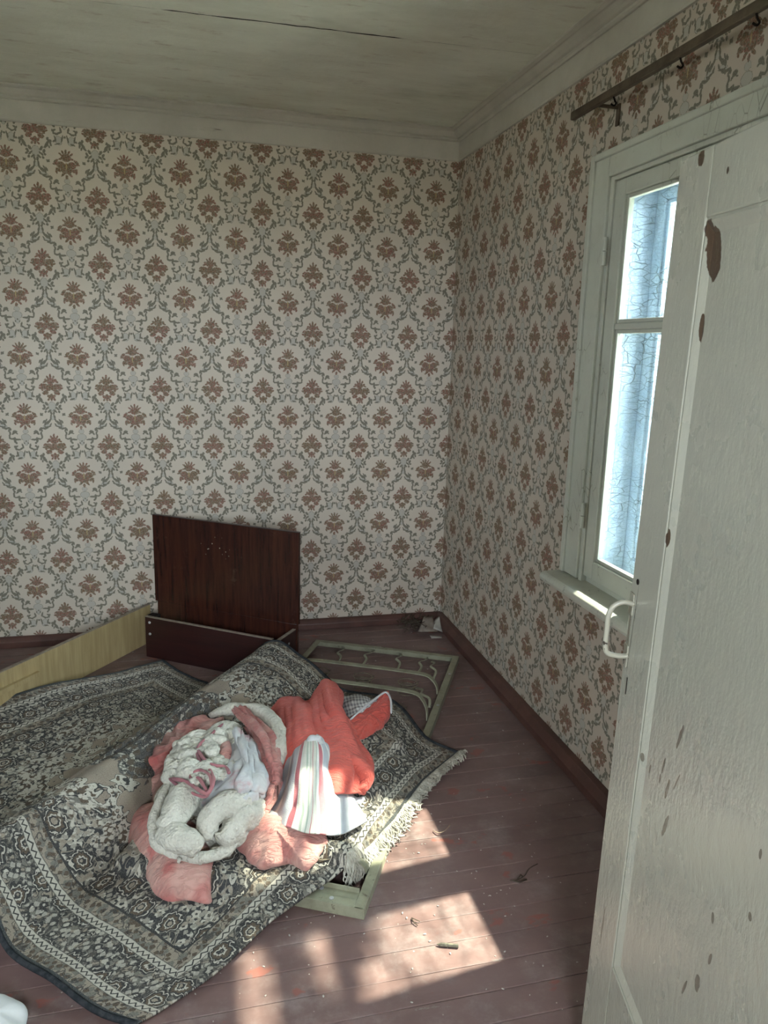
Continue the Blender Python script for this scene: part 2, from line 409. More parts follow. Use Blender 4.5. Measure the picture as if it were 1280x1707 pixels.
# right wall with the window opening
OY0, OY1, OZ0, OZ1 = 1.555, 2.445, 0.725, 2.125
bm = bmesh.new(); WT = 0.26
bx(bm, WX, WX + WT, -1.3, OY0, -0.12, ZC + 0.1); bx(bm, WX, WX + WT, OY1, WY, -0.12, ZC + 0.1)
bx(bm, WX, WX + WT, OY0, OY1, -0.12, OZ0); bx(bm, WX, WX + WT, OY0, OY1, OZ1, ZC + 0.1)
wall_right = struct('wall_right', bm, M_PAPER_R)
# front wall: doorway (the camera stands in it), out of the frame
bm = bmesh.new()
DX0, DX1 = -0.50, 0.665
bx(bm, XL, DX0, YF - T, YF, -0.12, ZC + 0.1); bx(bm, DX1, WX, YF - T, YF, -0.12, ZC + 0.1); bx(bm, DX0, DX1, YF - T, YF, 1.93, ZC + 0.1)
struct('wall_front', bm, M_PAPER_B)
# hall behind the doorway
bm = bmesh.new(); HW = (-0.40, 0.40, 1.2, 2.2)  # HW: unseen opening added in the hall wall to brighten the room
bx(bm, XL, HW[0], -1.3 - T, -1.3, -0.12, ZC + 0.1); bx(bm, HW[1], WX, -1.3 - T, -1.3, -0.12, ZC + 0.1)
bx(bm, HW[0], HW[1], -1.3 - T, -1.3, -0.12, HW[2]); bx(bm, HW[0], HW[1], -1.3 - T, -1.3, HW[3], ZC + 0.1)
bx(bm, DX0 - 0.35, DX0 - 0.19, -1.3, YF - T, -0.12, ZC + 0.1)
struct('wall_hall', bm, M_PLASTER)
# ---- ceiling: two big sheets with an uneven seam
bm = bmesh.new(); bx(bm, XL - T, WX + T, DX0 * 0 + YF - T, WY + T, ZC + 0.02, ZC + 0.14); bx(bm, DX0 - 0.35, WX + T, -1.3, YF - T, ZC, ZC + 0.14)
ceiling = struct('ceiling', bm, M_CEIL)
bm = bmesh.new(); bx(bm, XL + 0.1, WX - 0.1, 2.80, 3.12, ZC + 0.0185, ZC + 0.0198); mobj('ceiling_batten', bm, M_GAP, ceiling)
def ceiling_sheet(y0, y1, s0, s1, seed):
    r = random.Random(seed); bm = bmesh.new(); n = 110; rows = []
    for i in range(n + 1):
        x = XL - 0.05 + (WX - XL + 0.1) * i / n
        g = 0.0
        w = (2.965 - 0.02 * (x + 0.0)) if s0 or s1 else 0
        jag = (r.uniform(0.0012, 0.0065) if r.random() < 0.8 else 0.0008) if -0.05 < x < 0.75 else (r.uniform(0.0003, 0.0014) if r.random() < 0.4 else 0.0001)
        a = (w + jag) if s0 else y0
        b = (w - jag) if s1 else y1
        rows.append([bm.verts.new((x, a, ZC)), bm.verts.new((x, b, ZC)), bm.verts.new((x, b, ZC + 0.02)), bm.verts.new((x, a, ZC + 0.02))])
    for r0, r1 in zip(rows[:-1], rows[1:]):
        for q in range(4): bm.faces.new((r0[q], r0[(q + 1) % 4], r1[(q + 1) % 4], r1[q])).material_index = 1 if q in (1, 3) else 0
    bm.faces.new(rows[0]); bm.faces.new(rows[-1])
    mobj('ceiling_sheet', bm, M_CEIL, ceiling).data.materials.append(M_GAP)
ceiling_sheet(YF - T, 0, False, True, 1); ceiling_sheet(0, WY + 0.05, True, False, 2)
# ---- cornice (frieze board + stepped moulding)
FZ = 2.505
def cornice(name, axis, a, b):
    o = None
    fr = bmesh.new(); mo = bmesh.new(); st = bmesh.new()
    if axis == 'x':
        q = lambda d, z: (WY - d, z)
    else:
        q = lambda d, z: (WX - d, z)
    prism(fr, [q(0, FZ), q(0.010, FZ), q(0.014, FZ + 0.006), q(0.014, 2.602), q(0, 2.602)], a, b, axis)
    mp = [(0, 2.595), (0.022, 2.595), (0.028, 2.600), (0.028, 2.609), (0.038, 2.612), (0.050, 2.621), (0.057, 2.630), (0.060, 2.632), (0, 2.632)]
    prism(mo, [q(*t) for t in mp], a, b, axis)
    prism(st, [q(*t) for t in [(0, 2.632), (0.068, 2.632), (0.080, 2.637), (0.080, ZC), (0, ZC)]], a, b, axis)
    o = struct(name, fr, M_CORN); mobj('moulding', mo, M_CORN, o); mobj('cornice_step', st, M_CORN, o)
    return o
cornice('trim_1', 'x', XL, WX); cornice('trim_2', 'y', YF, WY)
# ---- skirting boards
def skirting(name, prof, a, b, axis):
    bm = bmesh.new(); prism(bm, prof, a, b, axis); struct(name, bm, M_SKIRT, bevel=0.003)
skirting('baseboard_back', [(WY, 0), (WY - 0.032, 0), (WY - 0.030, 0.032), (WY - 0.016, 0.052), (WY, 0.056)], XL, WX, 'x')
skirting('baseboard_right', [(WX, 0), (WX - 0.050, 0), (WX - 0.046, 0.030), (WX - 0.026, 0.060), (WX, 0.064)], YF, WY - 0.032, 'y')
skirting('baseboard_left', [(XL, 0), (XL + 0.03, 0), (XL + 0.018, 0.056), (XL, 0.056)], YF, WY - 0.032, 'y')

# ================================================================ WINDOW
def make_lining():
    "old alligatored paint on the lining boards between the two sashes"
    g = G('alligatored_lining_skylight_blue', 0.45, 0.4); p = g.geo()
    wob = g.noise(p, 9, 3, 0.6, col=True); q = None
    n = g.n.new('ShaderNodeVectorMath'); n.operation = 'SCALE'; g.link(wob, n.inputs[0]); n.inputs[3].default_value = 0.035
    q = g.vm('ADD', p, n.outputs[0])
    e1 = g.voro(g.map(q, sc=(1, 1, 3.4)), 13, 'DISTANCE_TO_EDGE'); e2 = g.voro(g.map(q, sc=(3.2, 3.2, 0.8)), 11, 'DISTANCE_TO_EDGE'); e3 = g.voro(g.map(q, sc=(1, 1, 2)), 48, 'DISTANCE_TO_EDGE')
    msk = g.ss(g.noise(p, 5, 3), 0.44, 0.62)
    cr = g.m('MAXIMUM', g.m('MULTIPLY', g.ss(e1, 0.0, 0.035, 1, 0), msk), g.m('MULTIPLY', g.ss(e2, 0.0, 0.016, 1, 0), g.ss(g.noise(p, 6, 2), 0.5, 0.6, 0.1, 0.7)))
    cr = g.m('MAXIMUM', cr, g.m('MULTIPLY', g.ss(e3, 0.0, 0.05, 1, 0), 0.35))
    c = g.mix(g.ss(g.noise(g.map(p, sc=(1, 1, .4)), 10, 5, .7), .35, .65), (0.58, 0.69, 0.86), (0.47, 0.59, 0.76))  # blue glow of the skylight is put into the paint colour
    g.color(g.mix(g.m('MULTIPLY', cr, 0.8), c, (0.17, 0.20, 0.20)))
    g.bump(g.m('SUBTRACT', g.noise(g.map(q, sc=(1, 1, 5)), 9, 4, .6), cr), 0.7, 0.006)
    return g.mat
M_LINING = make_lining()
bm = bmesh.new()
# casing: flat board with a raised outer bead, on the wall face
def casing_board(bm, y0, y1, z0, z1, bead):
    bx(bm, WX - 0.022, WX, y0, y1, z0, z1)
CO0, CO1 = 1.445, 2.555
casing = struct('window_1', (lambda b: (casing_board(b, OY1, CO1, 0.74, 2.205, 0), casing_board(b, CO0, OY0, 0.74, 2.205, 0), casing_board(b, OY0, OY1, OZ1, 2.205, 0), b)[-1])(bmesh.new()), M_TRIM, bevel=0.004)
bm = bmesh.new()   # outer back-band
bx(bm, WX - 0.032, WX, CO1 - 0.022, CO1 + 0.004, 0.74, 2.209); bx(bm, WX - 0.032, WX, CO0 - 0.004, CO0 + 0.022, 0.74, 2.209); bx(bm, WX - 0.032, WX, CO0 + 0.022, CO1 - 0.022, 2.187, 2.209)
mobj('casing_bead', bm, M_TRIM, casing, bevel=0.004)
# frame lining inside the opening
bm = bmesh.new(); XI, XO = WX - 0.012, WX + WT
bx(bm, XI, XO, OY1 - 0.022, OY1, OZ0, OZ1); bx(bm, XI, XO, OY0, OY0 + 0.022, OZ0, OZ1); bx(bm, XI, XO, OY0 + 0.022, OY1 - 0.022, OZ1 - 0.015, OZ1); bx(bm, XI + 0.02, XO, OY0 + 0.022, OY1 - 0.022, OZ0, OZ0 + 0.03)
mobj('window_frame', bm, M_TRIM, casing, bevel=0.003)
def sash(x0, y0, y1, z0, z1, st, top, bot, mz, mh, mat, glass, name='sash'):
    "one casement: stiles, rails, glazing bar, panes"
    d = 0.038
    bm = bmesh.new()
    bx(bm, x0, x0 + d, y0, y0 + st, z0, z1); bx(bm, x0, x0 + d, y1 - st, y1, z0, z1)
    bx(bm, x0, x0 + d, y0 + st, y1 - st, z0, z0 + bot); bx(bm, x0, x0 + d, y0 + st, y1 - st, z1 - top, z1)
    s = mobj(name, bm, mat, casing, bevel=0.004)
    bm = bmesh.new()
    bx(bm, x0 + 0.004, x0 + d, y0 + st, y1 - st, mz - mh / 2, mz + mh / 2)
    mobj('glazing_bar', bm, mat, s, bevel=0.004)
    bm = bmesh.new()
    for (a, b) in ((z0 + bot, mz - mh / 2), (mz + mh / 2, z1 - top)):       # glazing beads
        e = 0.012
        bx(bm, x0 + 0.010, x0 + 0.030, y0 + st, y0 + st + e, a, b); bx(bm, x0 + 0.010, x0 + 0.030, y1 - st - e, y1 - st, a, b)
        bx(bm, x0 + 0.010, x0 + 0.030, y0 + st + e, y1 - st - e, a, a + e); bx(bm, x0 + 0.010, x0 + 0.030, y0 + st + e, y1 - st - e, b - e, b)
    mobj('glazing_bead', bm, mat, s, bevel=0.002)
    for (a, b) in ((z0 + bot, mz - mh / 2), (mz + mh / 2, z1 - top)):
        bm = bmesh.new(); bx(bm, x0 + 0.018, x0 + 0.021, y0 + st, y1 - st, a, b)
        mobj('pane', bm, glass, s)
    return s
def make_clear(dirty=False):
    g = G('streaky_old_glass' if dirty else 'clear_window_glass', 0.05, 0.3)
    t = g.n.new('ShaderNodeBsdfTransparent'); p = g.geo()
    if dirty:
        a = g.noise(g.map(p, (1, 2, 3), sc=(1, 0.8, 7)), 9, 2, 0.5); b = g.noise(g.map(p, sc=(1, 9, 1)), 8, 2, 0.5)
        f = g.m('MULTIPLY', g.ss(a, 0.36, 0.62, 0.45, 1.0), g.ss(b, 0.3, 0.6, 0.7, 1.0))
        g.link(g.mix(f, (0.25, 0.26, 0.25), (0.93, 0.96, 0.95)), t.inputs[0])
    else: t.inputs[0].default_value = (0.88, 0.92, 0.92, 1)
    gl = g.n.new('ShaderNodeBsdfGlossy'); gl.inputs['Roughness'].default_value = 0.03
    fr = g.n.new('ShaderNodeLayerWeight'); fr.inputs[0].default_value = 0.12
    m2 = g.n.new('ShaderNodeMixShader'); g.link(fr.outputs[0], m2.inputs[0]); g.link(t.outputs[0], m2.inputs[1]); g.link(gl.outputs[0], m2.inputs[2])
    g.link(m2.outputs[0], g.out.inputs['Surface']); return g.mat
M_CLEAR = make_clear(); M_GLASS = make_clear(True)
Y_M = 2.0
for (a, b) in ((Y_M + 0.003, OY1 - 0.024), (OY0 + 0.024, Y_M - 0.003)):
    sash(WX - 0.006, a, b, OZ0 + 0.034, OZ1 - 0.017, 0.062, 0.052, 0.068, 1.642, 0.022, M_TRIM, M_CLEAR)
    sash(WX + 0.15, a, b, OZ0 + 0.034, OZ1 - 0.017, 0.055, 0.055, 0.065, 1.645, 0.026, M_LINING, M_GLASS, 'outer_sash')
LY = OY1 - 0.022
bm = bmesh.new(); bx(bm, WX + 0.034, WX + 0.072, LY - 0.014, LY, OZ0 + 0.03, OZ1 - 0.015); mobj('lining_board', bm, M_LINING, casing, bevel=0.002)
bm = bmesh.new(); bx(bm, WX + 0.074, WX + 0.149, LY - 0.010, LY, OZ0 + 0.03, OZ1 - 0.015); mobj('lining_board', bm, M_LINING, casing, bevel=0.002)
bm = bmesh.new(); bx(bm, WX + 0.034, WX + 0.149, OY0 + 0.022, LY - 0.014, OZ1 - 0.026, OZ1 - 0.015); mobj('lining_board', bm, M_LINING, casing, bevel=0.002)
# hinges on the far stile
for hz in (1.885, 0.98):
    for d in (0.0, 0.047):
        bm = bmesh.new(); tube(bm, [(WX - 0.027, OY1 - 0.024, hz - 0.044 + d), (WX - 0.027, OY1 - 0.024, hz + d)], 0.0075, 10)
        mobj('hinge', bm, M_TRIM, casing, smooth=False)
# sill
bm = bmesh.new()
prism(bm, [(WX + 0.02, 0.70), (WX + 0.02, 0.737), (WX - 0.085, 0.733), (WX - 0.098, 0.727), (WX - 0.103, 0.714), (WX - 0.098, 0.701), (WX - 0.085, 0.695), (WX, 0.694)], CO0 - 0.03, CO1 + 0.022, 'y')
mobj('window_sill', bm, M_SILL, casing, bevel=0.003)
bm = bmesh.new()
bx(bm, XL - 0.10, XL - 0.04, LW[0], LW[0] + 0.06, LW[2], LW[3]); bx(bm, XL - 0.10, XL - 0.04, LW[1] - 0.06, LW[1], LW[2], LW[3])
bx(bm, XL - 0.10, XL - 0.04, LW[0] + 0.06, LW[1] - 0.06, LW[2], LW[2] + 0.06); bx(bm, XL - 0.10, XL - 0.04, LW[0] + 0.06, LW[1] - 0.06, LW[3] - 0.06, LW[3])
bx(bm, XL - 0.10, XL - 0.04, 1.18, 1.22, LW[2] + 0.06, LW[3] - 0.06)
w2 = struct('fill_window', bm, M_TRIM, bevel=0.003)  # frame of the added left fill-light window
for a, b in ((LW[0] + 0.06, 1.18), (1.22, LW[1] - 0.06)):
    bm = bmesh.new(); bx(bm, XL - 0.072, XL - 0.068, a, b, LW[2] + 0.06, LW[3] - 0.06); mobj('pane', bm, M_CLEAR, w2)

# ================================================================ OUTSIDE GROUND
M_GRASS = mixnoise('dry_yard_ground', (0.54, 0.52, 0.43), (0.58, 0.55, 0.46), 3, 0.9, 0.1)
bm = bmesh.new(); bx(bm, -30, 40, -30, 40, -0.9, -0.8); yard = struct('ground', bm, M_GRASS)

M_LEAF = mixnoise('tree_leaf', (0.05, 0.10, 0.03), (0.09, 0.14, 0.04), 5, 0.6, 0.3)
M_BARK = mixnoise('tree_bark', (0.12, 0.09, 0.06), (0.07, 0.05, 0.035), 20, 0.9, 0.1, 0.5, 30)
tree = empty('added_shade_tree', (2.35, 1.2, -0.8), 'unseen leafy tree added outside to break up the sun patches', 'tree')  # added out of view to block part of the sun
bm = bmesh.new(); tube(bm, catmull([(0, 0, 0), (0.03, 0.02, 1.2), (-0.02, 0.05, 2.4), (0.05, 0.0, 3.6)], 6), list(np.linspace(0.05, 0.018, 19)), 8); mobj('trunk', bm, M_BARK, tree, smooth=True)
bm = bmesh.new(); tube(bm, catmull([(-0.01, 0.04, 2.5), (-0.15, 0.3, 2.86), (-0.25, 0.62, 3.02), (-0.3, 1.0, 3.08)], 5), list(np.linspace(0.018, 0.005, 16)), 6); mobj('branch', bm, M_BARK, tree, smooth=True)
bm = bmesh.new(); rl = random.Random(8); nl = 0
while nl < 420:
    yw, zw = rl.uniform(1.52, 2.02), rl.uniform(1.14, 1.66)
    lim = 1.37 - (yw - 1.66) * 0.55 + rl.uniform(-.01, .03)
    if zw < lim or (1.40 < zw < 1.50 and 1.71 < yw < 1.89): continue  # leaves kept only where they stop sun between the floor patches
    t_ = rl.uniform(0.85, 1.0); c_ = Vector((WX + 0.735 * t_, yw + 0.1 * t_, zw + t_)) - Vector((2.35, 1.2, -0.8))
    Rm = Euler((rl.uniform(-.7, .7), rl.uniform(-.7, .7), rl.uniform(0, 6.28))).to_matrix(); s_ = rl.uniform(.018, .028)
    pts = [Vector((0, -1.3, 0)), Vector((.55, -.4, .12)), Vector((.5, .4, .1)), Vector((0, 1.4, -.1)), Vector((-.5, .4, .1)), Vector((-.55, -.4, .12))]
    vs = [bm.verts.new(c_ + Rm @ (p * s_)) for p in pts]; mvert = bm.verts.new(c_)
    for q in range(6): bm.faces.new((vs[q], vs[(q + 1) % 6], mvert))
    nl += 1
tag(mobj('sun_blocking_leaves', bm, M_LEAF, tree), kind='stuff')

# ================================================================ DOOR
ph = math.atan2(0.218, 0.976)
EDGE = Vector((0.8085, 1.2725, 0))
def make_door_mat():
    g = G('chipped_door_paint', 0.30, 0.5); p = g.obj()
    x, y, z = g.sep(p)                # y: 0 at the lock edge, negative towards the hinges
    n = g.noise(p, 3, 6, 0.6)
    c = g.mix(g.ss(n, 0.3, 0.7), (0.43, 0.425, 0.355), (0.40, 0.395, 0.33))
    st = g.noise(g.map(p, sc=(1, 4, 1)), 14, 6, 0.7)
    c = g.mix(g.m('MULTIPLY', g.ss(st, 0.55, 0.85), 0.15), c, (0.25, 0.24, 0.19))
    q = g.comb(y, z); w = g.noise(p, 26, 3, 0.7)
    chips = [(-.158,1.712,.022,.040,-.25),(-.140,1.748,.014,.012,0),(-.082,1.858,.012,.012,0),(-.150,1.60,.006,.022,0),(-.133,1.258,.006,.014,0),(-.184,1.822,.004,.005,0),
             (-.264,.960,.004,.026,.3),(-.139,.846,.006,.009,0),(-.168,.842,.003,.010,.2),(-.219,.880,.003,.016,.2),(-.212,.850,.003,.010,0),(-.245,.855,.005,.020,.2),(-.275,.888,.002,.022,.4),(-.254,.786,.006,.022,.3),
             (-.428,.644,.008,.016,.1),(-.394,.600,.003,.022,.3),(-.442,.775,.004,.008,0),(-.527,.951,.004,.008,0),(-.528,.856,.004,.006,0),(-.452,.712,.004,.012,.2),(-.055,.40,.003,.045,.05),(-.03,1.05,.0016,.10,.06)]
    acc = None
    for (cy_, cz, ry, rz, r) in chips:
        l = g.vm('LENGTH', g.map(q, (cy_, cz, 0), (0, 0, r), (ry, rz, 1), 'TEXTURE'))
        acc = l if acc is None else g.m('MINIMUM', acc, l)
    ch = g.ss(g.m('ADD', acc, g.m('MULTIPLY', g.m('SUBTRACT', w, 0.5), 1.6)), 0.95, 1.05, 1, 0)
    c = g.mix(ch, c, g.mix(g.ss(z, 1.0, 1.2), (0.17, 0.155, 0.12), (0.085, 0.055, 0.035)))
    g.color(c); g.rough(g.ss(n, 0.3, 0.7, 0.22, 0.34))
    rel = g.noise(g.map(p, sc=(1, 1.7, 0.9), rot=(0.5, 0, 0)), 22, 5, 0.66)
    rel2 = g.noise(g.map(p, sc=(1, 1.5, 0.6), rot=(0.4, 0, 0)), 75, 3, 0.6)
    low = g.ss(z, 0.75, 1.15, 2.6, 0.8)
    h = g.m('SUBTRACT', g.m('MULTIPLY', low, g.m('ADD', rel, g.m('MULTIPLY', rel2, 0.6))), g.m('MULTIPLY', ch, 0.7))
    g.bump(h, 0.22, 0.0045)
    return g.mat
M_DOOR = make_door_mat()
door = empty('door_1', EDGE, None, None, rz=-ph); door['kind'] = 'structure'
door.rotation_euler = Euler((math.radians(2.36), 0, -ph))
bpy.context.view_layer.update()
DW, DT, DH = 0.80, 0.04, 1.868
bm = bmesh.new()
S, B0 = 0.128, 0.372; TZ = 1.764
bx(bm, 0, DT, -S, 0, 0.03, DH); bx(bm, 0, DT, -DW, -DW + S, 0.03, DH)
bx(bm, 0, DT, -DW + S, -S, 0.03, B0); bx(bm, 0, DT, -DW + S, -S, TZ, DH)
mobj('door_frame', bm, M_DOOR, door, bevel=0.003)
bm = bmesh.new()                                     # sloping moulding round the sunk panel
e = 0.026; dd = 0.008
o4 = [(-S, B0), (-S, TZ), (-DW + S, TZ), (-DW + S, B0)]; i4 = [(-S - e, B0 + e), (-S - e, TZ - e), (-DW + S + e, TZ - e), (-DW + S + e, B0 + e)]
vo = [bm.verts.new((0.003, a, b)) for a, b in o4]; vm_ = [bm.verts.new((0.001, a * 0.8 + c * 0.2, b * 0.8 + d * 0.2)) for (a, b), (c, d) in zip(o4, i4)]
vi = [bm.verts.new((dd, a, b)) for a, b in i4]
for r0, r1 in ((vo, vm_), (vm_, vi)):
    for i in range(4): bm.faces.new((r0[i], r0[(i + 1) % 4], r1[(i + 1) % 4], r1[i]))
mobj('panel_moulding', bm, M_DOOR, door)
bm = bmesh.new(); bx(bm, dd - 0.001, DT - dd, -DW + S, -S, B0, TZ); mobj('door_panel', bm, M_DOOR, door)
# pull handle
g = G('painted_metal_handle', 0.3, 0.5); p = g.obj()
g.color(g.mix(g.ss(g.noise(p, 55, 3, 0.6), 0.60, 0.66), (0.34, 0.325, 0.26), (0.05, 0.04, 0.03))); g.bump(g.noise(p, 60, 3), 0.3, 0.003); M_HANDLE = g.mat
bm = bmesh.new()
hy = -0.022
pts = catmull([(0.0, hy, 1.095), (-0.020, hy, 1.099), (-0.038, hy, 1.090), (-0.046, hy, 1.070), (-0.046, hy, 1.042), (-0.046, hy, 1.012), (-0.040, hy, 0.995), (-0.018, hy, 0.989), (0.0, hy, 0.990)], 5)
tube(bm, pts, 0.0050, 10, flat=(1.0, 1.0))
mobj('door_handle', bm, M_HANDLE, door, smooth=True)
bm = bmesh.new(); bx(bm, -0.003, 0.0, -0.024, -0.003, 1.072, 1.115); bx(bm, -0.003, 0.0, -0.024, -0.003, 0.965, 1.010)
mobj('handle_plate', bm, M_HANDLE, door, bevel=0.002)
bm = bmesh.new(); tube(bm, [(-0.0015, hy - 0.008, 1.142), (0.001, hy - 0.008, 1.142)], 0.0055, 10); mobj('keyhole', bm, M_GAP, door)
bm = bmesh.new(); bx(bm, -0.0012, 0.0, -0.0345, -0.0325, 0.915, 0.950); mobj('keyhole', bm, M_GAP, door)

# ================================================================ CURTAIN ROD
M_RODW = mixnoise('old_brown_wood_rod', (0.115, 0.085, 0.055), (0.07, 0.05, 0.033), 12, 0.55, 0.3, 0.3, 80)
rod = empty('curtain_rod', (1.29, 1.9, 2.345), 'thin brown wooden curtain rod on brackets above the window', 'curtain rod')
boxo('rod_bar', (-0.009, 0.009, -0.95, 0.71, -0.013, 0.013), M_RODW, rod, bevel=0.003)
for by in (0.55, -0.75):
    bm = bmesh.new(); bx(bm, 0.009, 0.079, by - 0.004, by + 0.004, -0.012, -0.002); bx(bm, 0.079, 0.085, by - 0.010, by + 0.010, -0.062, 0.004)
    mobj('bracket', bm, M_RODW, rod, bevel=0.001)
for by in (0.44, 0.10, -0.19, -0.5):
    bm = bmesh.new(); tube(bm, catmull([(0, by, -0.012), (0.004, by, -0.022), (0.008, by - 0.004, -0.032), (0.0, by - 0.006, -0.040), (-0.007, by, -0.034)], 4), 0.0028, 6)
    mobj('curtain_hook', bm, M_GAP, rod, smooth=True)

exec_objects = True
# ================================================================ BED
def make_wood(name, c1, c2, grain='z', rough=0.3, spec=0.5, specks=False):
    g = G(name, rough, spec); p = g.obj()
    sc_ = (9, 9, 0.7) if grain == 'z' else ((0.7, 9, 9) if grain == 'x' else (9, 0.7, 9))
    n = g.noise(g.map(p, sc=sc_), 5, 6, 0.65, 0.3)
    c = g.mix(g.ss(n, 0.3, 0.7), c1, c2)
    if specks:
        v = g.voro(p, 46); w = g.ss(g.vm('LENGTH', g.map(p, (0.31, 0, 0.56), (0, 0, 0), (0.10, 0.5, 0.06), 'TEXTURE')), 0.5, 1.2, 1, 0)
        c = g.mix(g.m('MULTIPLY', g.ss(v, 0.10, 0.16, 1, 0), w), c, (0.5, 0.45, 0.38))
        st = g.noise(g.map(p, sc=(1, 1, 1)), 9, 6, 0.8); c = g.mix(g.m('MULTIPLY', g.ss(st, 0.58, 0.8), 0.25), c, (0.2, 0.13, 0.1))
    g.color(c); g.bump(n, 0.08, 0.002); return g.mat
M_MAHOG = make_wood('polished_mahogany', (0.055, 0.017, 0.010), (0.026, 0.009, 0.007), 'z', 0.26, 0.5, True)
M_MAHOGX = make_wood('dark_mahogany_plank', (0.034, 0.010, 0.009), (0.020, 0.007, 0.007), 'x', 0.30, 0.5)
M_PLY = make_wood('raw_beech_board', (0.46, 0.36, 0.19), (0.36, 0.27, 0.13), 'z', 0.55, 0.3)
M_EDGE = mixnoise('chipboard_edge', (0.30, 0.25, 0.20), (0.22, 0.18, 0.14), 60, 0.7, 0.2)
M_STEEL = mixnoise('dull_bolt_steel', (0.45, 0.45, 0.45), (0.3, 0.3, 0.3), 40, 0.35, 0.5)
BO = Vector((-0.254, 3.784, 0)); UA = -0.6176      # local x = along the headboard, local y = towards the wall (rail direction)
bed = empty('bed_frame', BO, 'broken bed frame with dark mahogany headboard and pale inner side rail', 'bed', rz=-math.atan2(0.579, 0.815))
HV = 0.17
bm = bmesh.new(); bx(bm, -0.075, 0.764, HV, HV + 0.02, 0.23, 0.688); mobj('headboard', bm, M_MAHOG, bed, bevel=0.0015)
hb2 = boxo('headboard_leg', (-0.062, 0.756, HV + 0.001, HV + 0.019, 0.0, 0.23), M_MAHOG, bed, bevel=0.001)
boxo('headboard_edge', (-0.077, 0.766, HV + 0.0005, HV + 0.0195, 0.688, 0.6905), M_MAHOGX, bed)
# cross plank with pale top edge
cp = boxo('cross_plank', (0.0, 0.722, -0.009, 0.009, 0.0, 0.210), M_MAHOGX, bed, bevel=0.001)
boxo('plank_edge', (0.0, 0.722, -0.009, 0.009, 0.210, 0.2125), M_EDGE, cp)
for bz in (0.185, 0.125):
    bm = bmesh.new(); tube(bm, [(0.028, -0.0125, bz), (0.028, -0.009, bz)], 0.0065, 12); mobj('bolt', bm, M_STEEL, cp)
bm = bmesh.new(); bx(bm, 0.0, 0.05, 0.010, 0.05, 0.195, 0.215); bx(bm, 0.0, 0.006, 0.010, 0.05, 0.10, 0.195); mobj('metal_bracket', bm, M_GAP, cp, bevel=0.002)
# right side rail (under the rug) and left side rail
rr = boxo('side_rail', (0.735, 0.753, -1.62, HV - 0.001, 0.0, 0.205), M_MAHOGX, bed, bevel=0.001)
boxo('rail_edge', (0.735, 0.753, -1.62, HV - 0.001, 0.205, 0.2075), M_EDGE, rr)
for bz in (0.16, 0.09):
    bm = bmesh.new(); tube(bm, [(0.753, 0.095, bz), (0.7565, 0.095, bz)], 0.006, 12); mobj('bolt', bm, M_STEEL, rr)
lr = boxo('side_rail', (-0.123, -0.105, -2.0, 0.165, 0.0, 0.205), M_PLY, bed, bevel=0.001)
lr['label'] = 'pale beech inner side rail'
boxo('rail_edge', (-0.123, -0.105, -2.0, 0.165, 0.205, 0.2075), M_EDGE, lr)
boxo('rail_batten', (-0.105, -0.088, -2.0, -0.60, 0.118, 0.140), M_PLY, lr, bevel=0.001)

# ================================================================ METAL SPRING BASE
def make_gmetal():
    g = G('pale_green_painted_steel', 0.45, 0.4); p = g.obj()
    n = g.noise(p, 12, 6, 0.7)
    c = g.mix(g.ss(n, 0.35, 0.7), (0.29, 0.29, 0.205), (0.20, 0.195, 0.135))
    c = g.mix(g.m('MULTIPLY', g.ss(g.noise(p, 30, 5, 0.75), 0.60, 0.68), 0.8), c, (0.07, 0.045, 0.03))
    g.color(c); g.bump(n, 0.15, 0.003); return g.mat
M_GMET = make_gmetal()
M_WIRE = mixnoise('rusty_spring_wire', (0.22, 0.19, 0.13), (0.10, 0.08, 0.06), 30, 0.5, 0.4)
FO = Vector((0.424, 1.777, 0)); fang = math.atan2(1.642, 0.854)
base = empty('spring_base', FO, 'pale green metal bed spring base lying on floor under the rug', 'bed base', rz=fang - math.pi / 2)
FL, FWD = 1.851, 0.76      # local y along the length, local x negative across
def angle_bar(name, a, b, side):
    pass
tt = 0.0035; aw = 0.030; ahh = 0.034
def angle_x(x_out, sgn, y0, y1):       # angle iron running along y, vertical flange outside
    bm = bmesh.new(); x1 = x_out + sgn * tt; x2 = x_out + sgn * aw
    bx(bm, min(x_out, x1), max(x_out, x1), y0, y1, 0, ahh); bx(bm, min(x1, x2), max(x1, x2), y0, y1, ahh - tt, ahh)
    return bm
def angle_y(y_out, sgn, x0, x1):
    bm = bmesh.new(); y1 = y_out + sgn * tt; y2 = y_out + sgn * aw
    bx(bm, x0, x1, min(y_out, y1), max(y_out, y1), 0, ahh); bx(bm, x0 + aw - tt, x1 - aw + tt, min(y1, y2), max(y1, y2), ahh - tt, ahh)
    return bm
mobj('long_rail', angle_x(0, -1, 0, FL), M_GMET, base, bevel=0.001)
mobj('long_rail', angle_x(-FWD, 1, 0, FL), M_GMET, base, bevel=0.001)
mobj('end_rail', angle_y(0, 1, -FWD + tt, -tt), M_GMET, base, bevel=0.001)
mobj('end_rail', angle_y(FL, -1, -FWD + tt, -tt), M_GMET, base, bevel=0.001)
b2 = boxo('inner_angle', (-0.24, -0.031, 0.062, 0.0655, 0.0, 0.045), M_GMET, base, bevel=0.001)
boxo('inner_flange', (-0.24, -0.031, 0.030, 0.062, 0.0, 0.030), M_GMET, b2)
for (x_, y_) in ((-0.10, 0.018), (-0.14, 0.05), (-0.012, 0.62), (-0.012, 1.28), (-0.012, 0.30), (-0.012, 1.62)):
    bm = bmesh.new(); tube(bm, [(x_, y_, ahh - 0.001), (x_, y_, ahh + 0.002)], 0.0065, 12); mobj('rivet', bm, M_STEEL, base)
